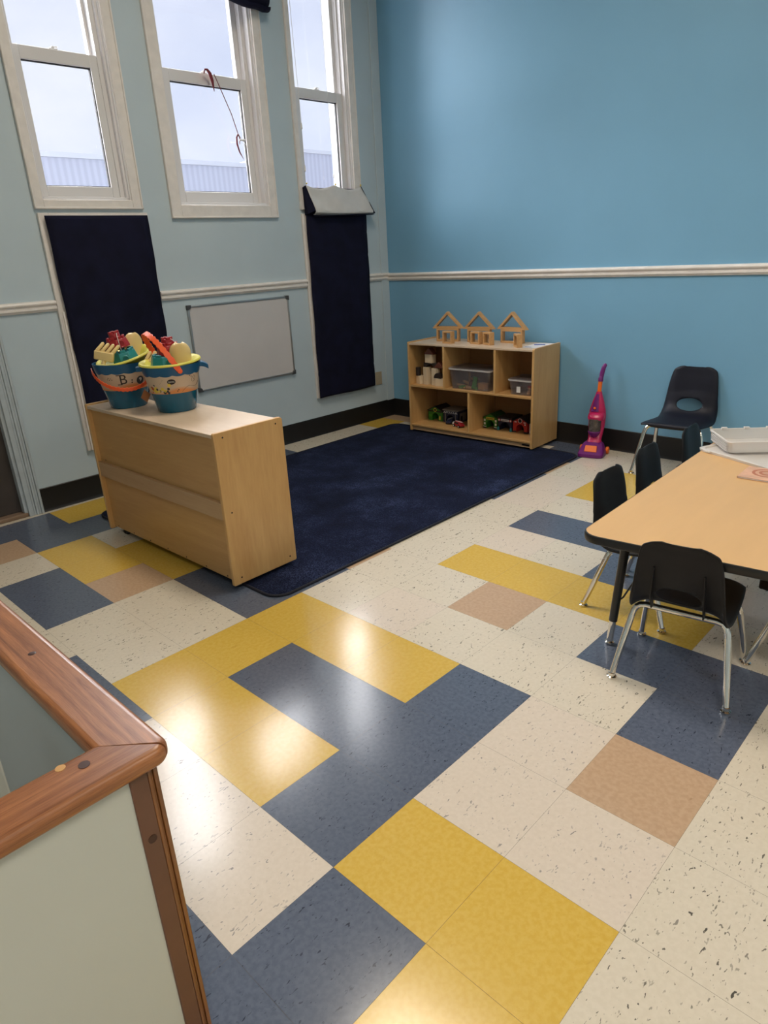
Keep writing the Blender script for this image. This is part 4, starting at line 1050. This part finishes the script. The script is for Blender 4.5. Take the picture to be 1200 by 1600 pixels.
for (fx,fy,tx,ty) in ((.050,1.383,.083,1.395),(.700,1.42,.672,1.43),(.665,2.46,.645,2.45),(.005,2.46,.035,2.45)):
    a=Vector((tx,ty,ZTB-.03)); b=Vector((fx,fy,.012)); p=b+(a-b)*.19
    lg=MB().tube([a,p],[.0165,.0155],16).build('leg',M['black_metal'],tb)
    MB().tube([p+(a-b)*.02,b],[.0125,.0125],16).build('chrome_insert',M['chrome'],lg)
    MB().lathe([(.006,.02),(.010,.016),(.0175,.010),(.0175,.004),(.012,0)],16,(fx,fy,0)).build('glide',M['chrome'],lg)
    sx=1 if fx<.4 else -1; q=b+(a-b)*.40; q2=Vector((tx+sx*.13,ty,ZTB-.03))
    MB().tube([q,q+Vector((sx*.012,0,-.006)),q+Vector((sx*.024,0,.008)),q2],.0035,8).build('brace',M['black_metal'],lg)

# things on the table
ld=thing('bin_lid','large clear plastic lid lying flat at the table edge under the tray','lid',(-.050,2.375,ZTB+.001),R_(-24))
w_,d_=.50,.34
def lring(i,z): return [(x,y,z) for x,y in rrect(i,w_-i,i,d_-i,.03)]
MB().loft([lring(0,0),lring(-.002,.010),lring(.004,.013),lring(.014,.012),lring(.018,.006),lring(.03,.006)]).build('lid_panel',M['bin_milky'],ld)
for x_ in (.06,.40): MB().box(x_-.02,x_+.02,-.008,.004,.002,.012).build('latch',M['bin_milky'],ld,bevel=.002)
ty=thing('storage_tray','milky clear shallow tray with ribbed end stacked on the lid','tray',(.095,2.335,ZTB+.0145),R_(38))
w_,d_,h_=.42,.235,.052
def tring(i,z): return [(x,y,z) for x,y in rrect(i,w_-i,i,d_-i,.02)]
MB().loft([tring(.010,0),tring(0,h_),tring(.003,h_),tring(.012,.004)]).build('tub',M['bin_milky'],ty)
MB().loft([tring(-.005,h_-.006),tring(-.006,h_),tring(.0,h_+.003),tring(.004,h_)],cap=False).build('rim',M['bin_milky'],ty)
mb=MB()
for k in range(6): mb.box(-.0035+.0012*(5-k)*.4,.012,.02,d_-.02,.006+k*.0075,.0085+k*.0075)
mb.build('rib',M['bin_milky'],ty,bevel=.001)
for k in range(4): MB().box(.05+k*.1,.075+k*.1,d_-.008,d_+.008,h_-.004,h_+.008).build('tab',M['bin_milky'],ty,bevel=.002)
bk=thing('picture_book','thin peach covered picture book lying flat on the table near the clear lid','book',(.224,2.062,ZTB+.001),R_(1))
MB().box(.002,.258,.002,.160,.0012,.0065).build('pages',M['paper'],bk,smooth=False)
mb=MB(); mb.box(0,.26,0,.162,0,.0012).box(0,.26,0,.162,.0065,.008).box(-.001,.0005,0,.162,0,.008); mb.build('cover',M['book_pink'],bk,bevel=.0005)
mb=MB()
for r_,z_ in ((.055,.0084),(.030,.0088)): mb.lathe([(r_-.012,0),(r_,0),(r_,.0004),(r_-.012,.0004)],32,(.085,.095,z_-.0004),cap=False)
mb.build('cover_print',M['book_red'],bk,smooth=False)

# ------------------------------------------------------------------ toy vacuum
vx,vy=-1.192,3.622
vc=thing('toy_vacuum','magenta and purple upright toy vacuum cleaner leaning by the blue wall','toy vacuum',(vx,vy,0),R_(14))
# local: x right, -y toward the room
def ring_sr(cx,cy,z,rx_,ry_,n=20,e=2.6):
    P=[]
    for k in range(n):
        a=2*PI*k/n; c,s_=math.cos(a),math.sin(a)
        P.append((cx+rx_*math.copysign(abs(c)**(2/e),c),cy+ry_*math.copysign(abs(s_)**(2/e),s_),z))
    return P
MB().loft([ring_sr(0,-.03,.004,.088,.072,28,6),ring_sr(0,-.03,.026,.090,.074,28,6),ring_sr(0,-.020,.044,.084,.062,28,6),ring_sr(0,.002,.080,.070,.040,28,6),ring_sr(0,.008,.092,.058,.030,28,5)]).build('floor_head',M['vac_purple'],vc)
MB().loft([ring_sr(0,-.02,0,.08,.06),ring_sr(0,-.02,.008,.08,.06)]).build('sole',M['vac_purple'],vc)
MB().prism([(-.044,0),(.044,0),(.040,.048),(-.040,.048)],-.002,.006,'z',M=Matrix.Translation((0,-.083,.040))@Matrix.Rotation(R_(56),4,'X')).build('orange_panel',M['vac_orange'],vc,bevel=.003)
for sx in (-1,1): MB().lathe([(.004,-.010),(.024,-.010),(.026,-.004),(.026,.006),(.018,.010),(.004,.010)],20,M=Matrix.Translation((sx*.092,.050,.027))@Matrix.Rotation(PI/2,4,'Y')).build('wheel',M['vac_orange'],vc)
ty_=lambda z: .02+.10*(z/.63)      # leans back
MB().loft([ring_sr(0,.010,.070,.060,.034),ring_sr(0,ty_(.10)-.002,.105,.046,.032),ring_sr(0,ty_(.14)+.010,.14,.050,.030),ring_sr(0,ty_(.20)+.016,.20,.058,.028),ring_sr(0,ty_(.27)+.012,.27,.060,.032),ring_sr(0,ty_(.31)+.004,.31,.056,.036),ring_sr(0,ty_(.37)+.002,.37,.040,.028),ring_sr(0,ty_(.42),.42,.023,.020),ring_sr(0,ty_(.44),.44,.018,.018)]).build('body',M['vac_pink'],vc)
MB().loft([ring_sr(0,ty_(.255)-.020,.250,.055,.042),ring_sr(0,ty_(.27)-.022,.268,.058,.044),ring_sr(0,ty_(.285)-.016,.288,.055,.040),ring_sr(0,ty_(.30)-.006,.300,.048,.03)]).build('body_collar',M['vac_pink'],vc)
MB().lathe([(.040,0),(.042,.01),(.042,.088),(.040,.09)],24,(-.004,ty_(.2)-.022,.166)).build('dust_cup',M['vac_cup'],vc)
MB().lathe([(.012,-.04),(.028,-.028),(.042,-.004),(.044,.004),(.042,.006)],24,(-.004,ty_(.16)-.022,.162)).build('cup_base',M['vac_purple'],vc)
MB().loft([ring_sr(-.012,ty_(.31)-.026,.305,.030,.012),ring_sr(-.010,ty_(.34)-.022,.335,.026,.012),ring_sr(-.004,ty_(.42)-.014,.425,.010,.008)]).build('purple_inset',M['vac_purple'],vc)
MB().lathe([(.009,0),(.009,.006),(.005,.010)],16,M=Matrix.Translation((-.012,ty_(.325)-.036,.330))@Matrix.Rotation(R_(80),4,'X')).build('button',M['vac_orange'],vc)
MB().tube([(0,ty_(.43),.435),(0.002,ty_(.51),.515)],.0145,16).build('handle_tube',M['vac_orange'],vc)
MB().tube([(.002,ty_(.505),.508),(.002,ty_(.52),.528),(.004,ty_(.535),.535),(.008,ty_(.57),.570),(.014,ty_(.60)+.002,.602),(.024,ty_(.62)+.004,.624),(.027,ty_(.63)+.005,.629)],[.0175,.0175,.0150,.016,.0155,.013,.006],16).build('grip',M['vac_purple'],vc)

# ------------------------------------------------------------------ camera
f=1059.0755
fw=Vector((-.65755094,.66339152,-.35712526)); rt=Vector((.72298804,.68894475,-.05141435)); dn=Vector((.21193173,-.29200485,-.9326404))
cam=bpy.data.cameras.new('camera'); co=bpy.data.objects.new('camera',cam); COL.objects.link(co)
mw=Matrix.Identity(4)
for i in range(3): mw[i][0]=rt[i]; mw[i][1]=-dn[i]; mw[i][2]=-fw[i]
mw[0][3],mw[1][3],mw[2][3]=1.02491038,-.78337551,1.43730775
co.matrix_world=mw
cam.sensor_fit='VERTICAL'; cam.sensor_height=32; cam.sensor_width=24; cam.lens=32*f/1600; cam.clip_start=.05; cam.clip_end=200
SC.camera=co

# ------------------------------------------------------------------ light
w=bpy.data.worlds.new('overcast sky'); SC.world=w; w.use_nodes=True; nt=w.node_tree; nt.nodes.clear()
out=node(nt,'ShaderNodeOutputWorld'); bg=node(nt,'ShaderNodeBackground')
tc=node(nt,'ShaderNodeTexCoord'); mp=node(nt,'ShaderNodeMapping'); mp.inputs['Scale'].default_value=(1,1,2.2)
nz=node(nt,'ShaderNodeTexNoise'); nz.inputs['Scale'].default_value=3.0; nz.inputs['Detail'].default_value=6; nz.inputs['Roughness'].default_value=.5
nt.links.new(tc.outputs['Generated'],mp.inputs['Vector']); nt.links.new(mp.outputs[0],nz.inputs['Vector'])
r=ramp(nt,nz.outputs['Fac'],[(.30,(.66,.72,.90)),(.52,(.80,.84,.97)),(.70,(.96,.97,1.0))])
nt.links.new(r.outputs[0],bg.inputs['Color']); bg.inputs['Strength'].default_value=1.0
nt.links.new(bg.outputs[0],out.inputs[0])
def area(name,loc,size,power,col,rot=(0,0,0)):
    l=bpy.data.lights.new(name,'AREA'); l.shape='RECTANGLE'; l.size,l.size_y=size; l.energy=power; l.color=col; l.spread=R_(150)
    o=bpy.data.objects.new(name,l); COL.objects.link(o); o.location=loc; o.rotation_euler=rot; return o
WARM=(1,.88,.73)
area('ceiling_lamp',(-1.1,1.5,CEIL-.03),(1.2,.6),46,WARM)
area('ceiling_lamp',(2.5,-1.5,CEIL-.03),(1.2,.6),58,WARM)
area('ceiling_lamp',(2.5,1.2,CEIL-.03),(1.2,.6),26,WARM)
sun=bpy.data.lights.new('daylight','SUN'); sun.energy=38; sun.angle=R_(100); sun.color=(1,.97,.95)
so=bpy.data.objects.new('daylight',sun); COL.objects.link(so); so.rotation_euler=Vector((.80,-.20,-.58)).to_track_quat('-Z','Y').to_euler()
for i,(s0_,s1_) in enumerate(((2.29,2.83),(1.22,1.94),(.35,.885))):
    l=bpy.data.lights.new('window_portal','AREA'); l.shape='RECTANGLE'; l.size=s1_-s0_; l.size_y=1.85; l.cycles.is_portal=True
    o=bpy.data.objects.new('window_portal',l); COL.objects.link(o)
    o.matrix_world=ROOT_L@Matrix.Translation(((s0_+s1_)/2,-.24,2.76))@Matrix.Rotation(PI/2,4,'X')
SC.view_settings.view_transform='Standard'; SC.view_settings.look='None'; SC.view_settings.gamma=1; SC.view_settings.use_curve_mapping=False
SC.view_settings.exposure=0.18
SC.cycles.use_denoising=True
SC.cycles.max_bounces=8; SC.cycles.diffuse_bounces=5; SC.cycles.transparent_max_bounces=24
SC.cycles.sample_clamp_indirect=6
bpy.context.view_layer.update()
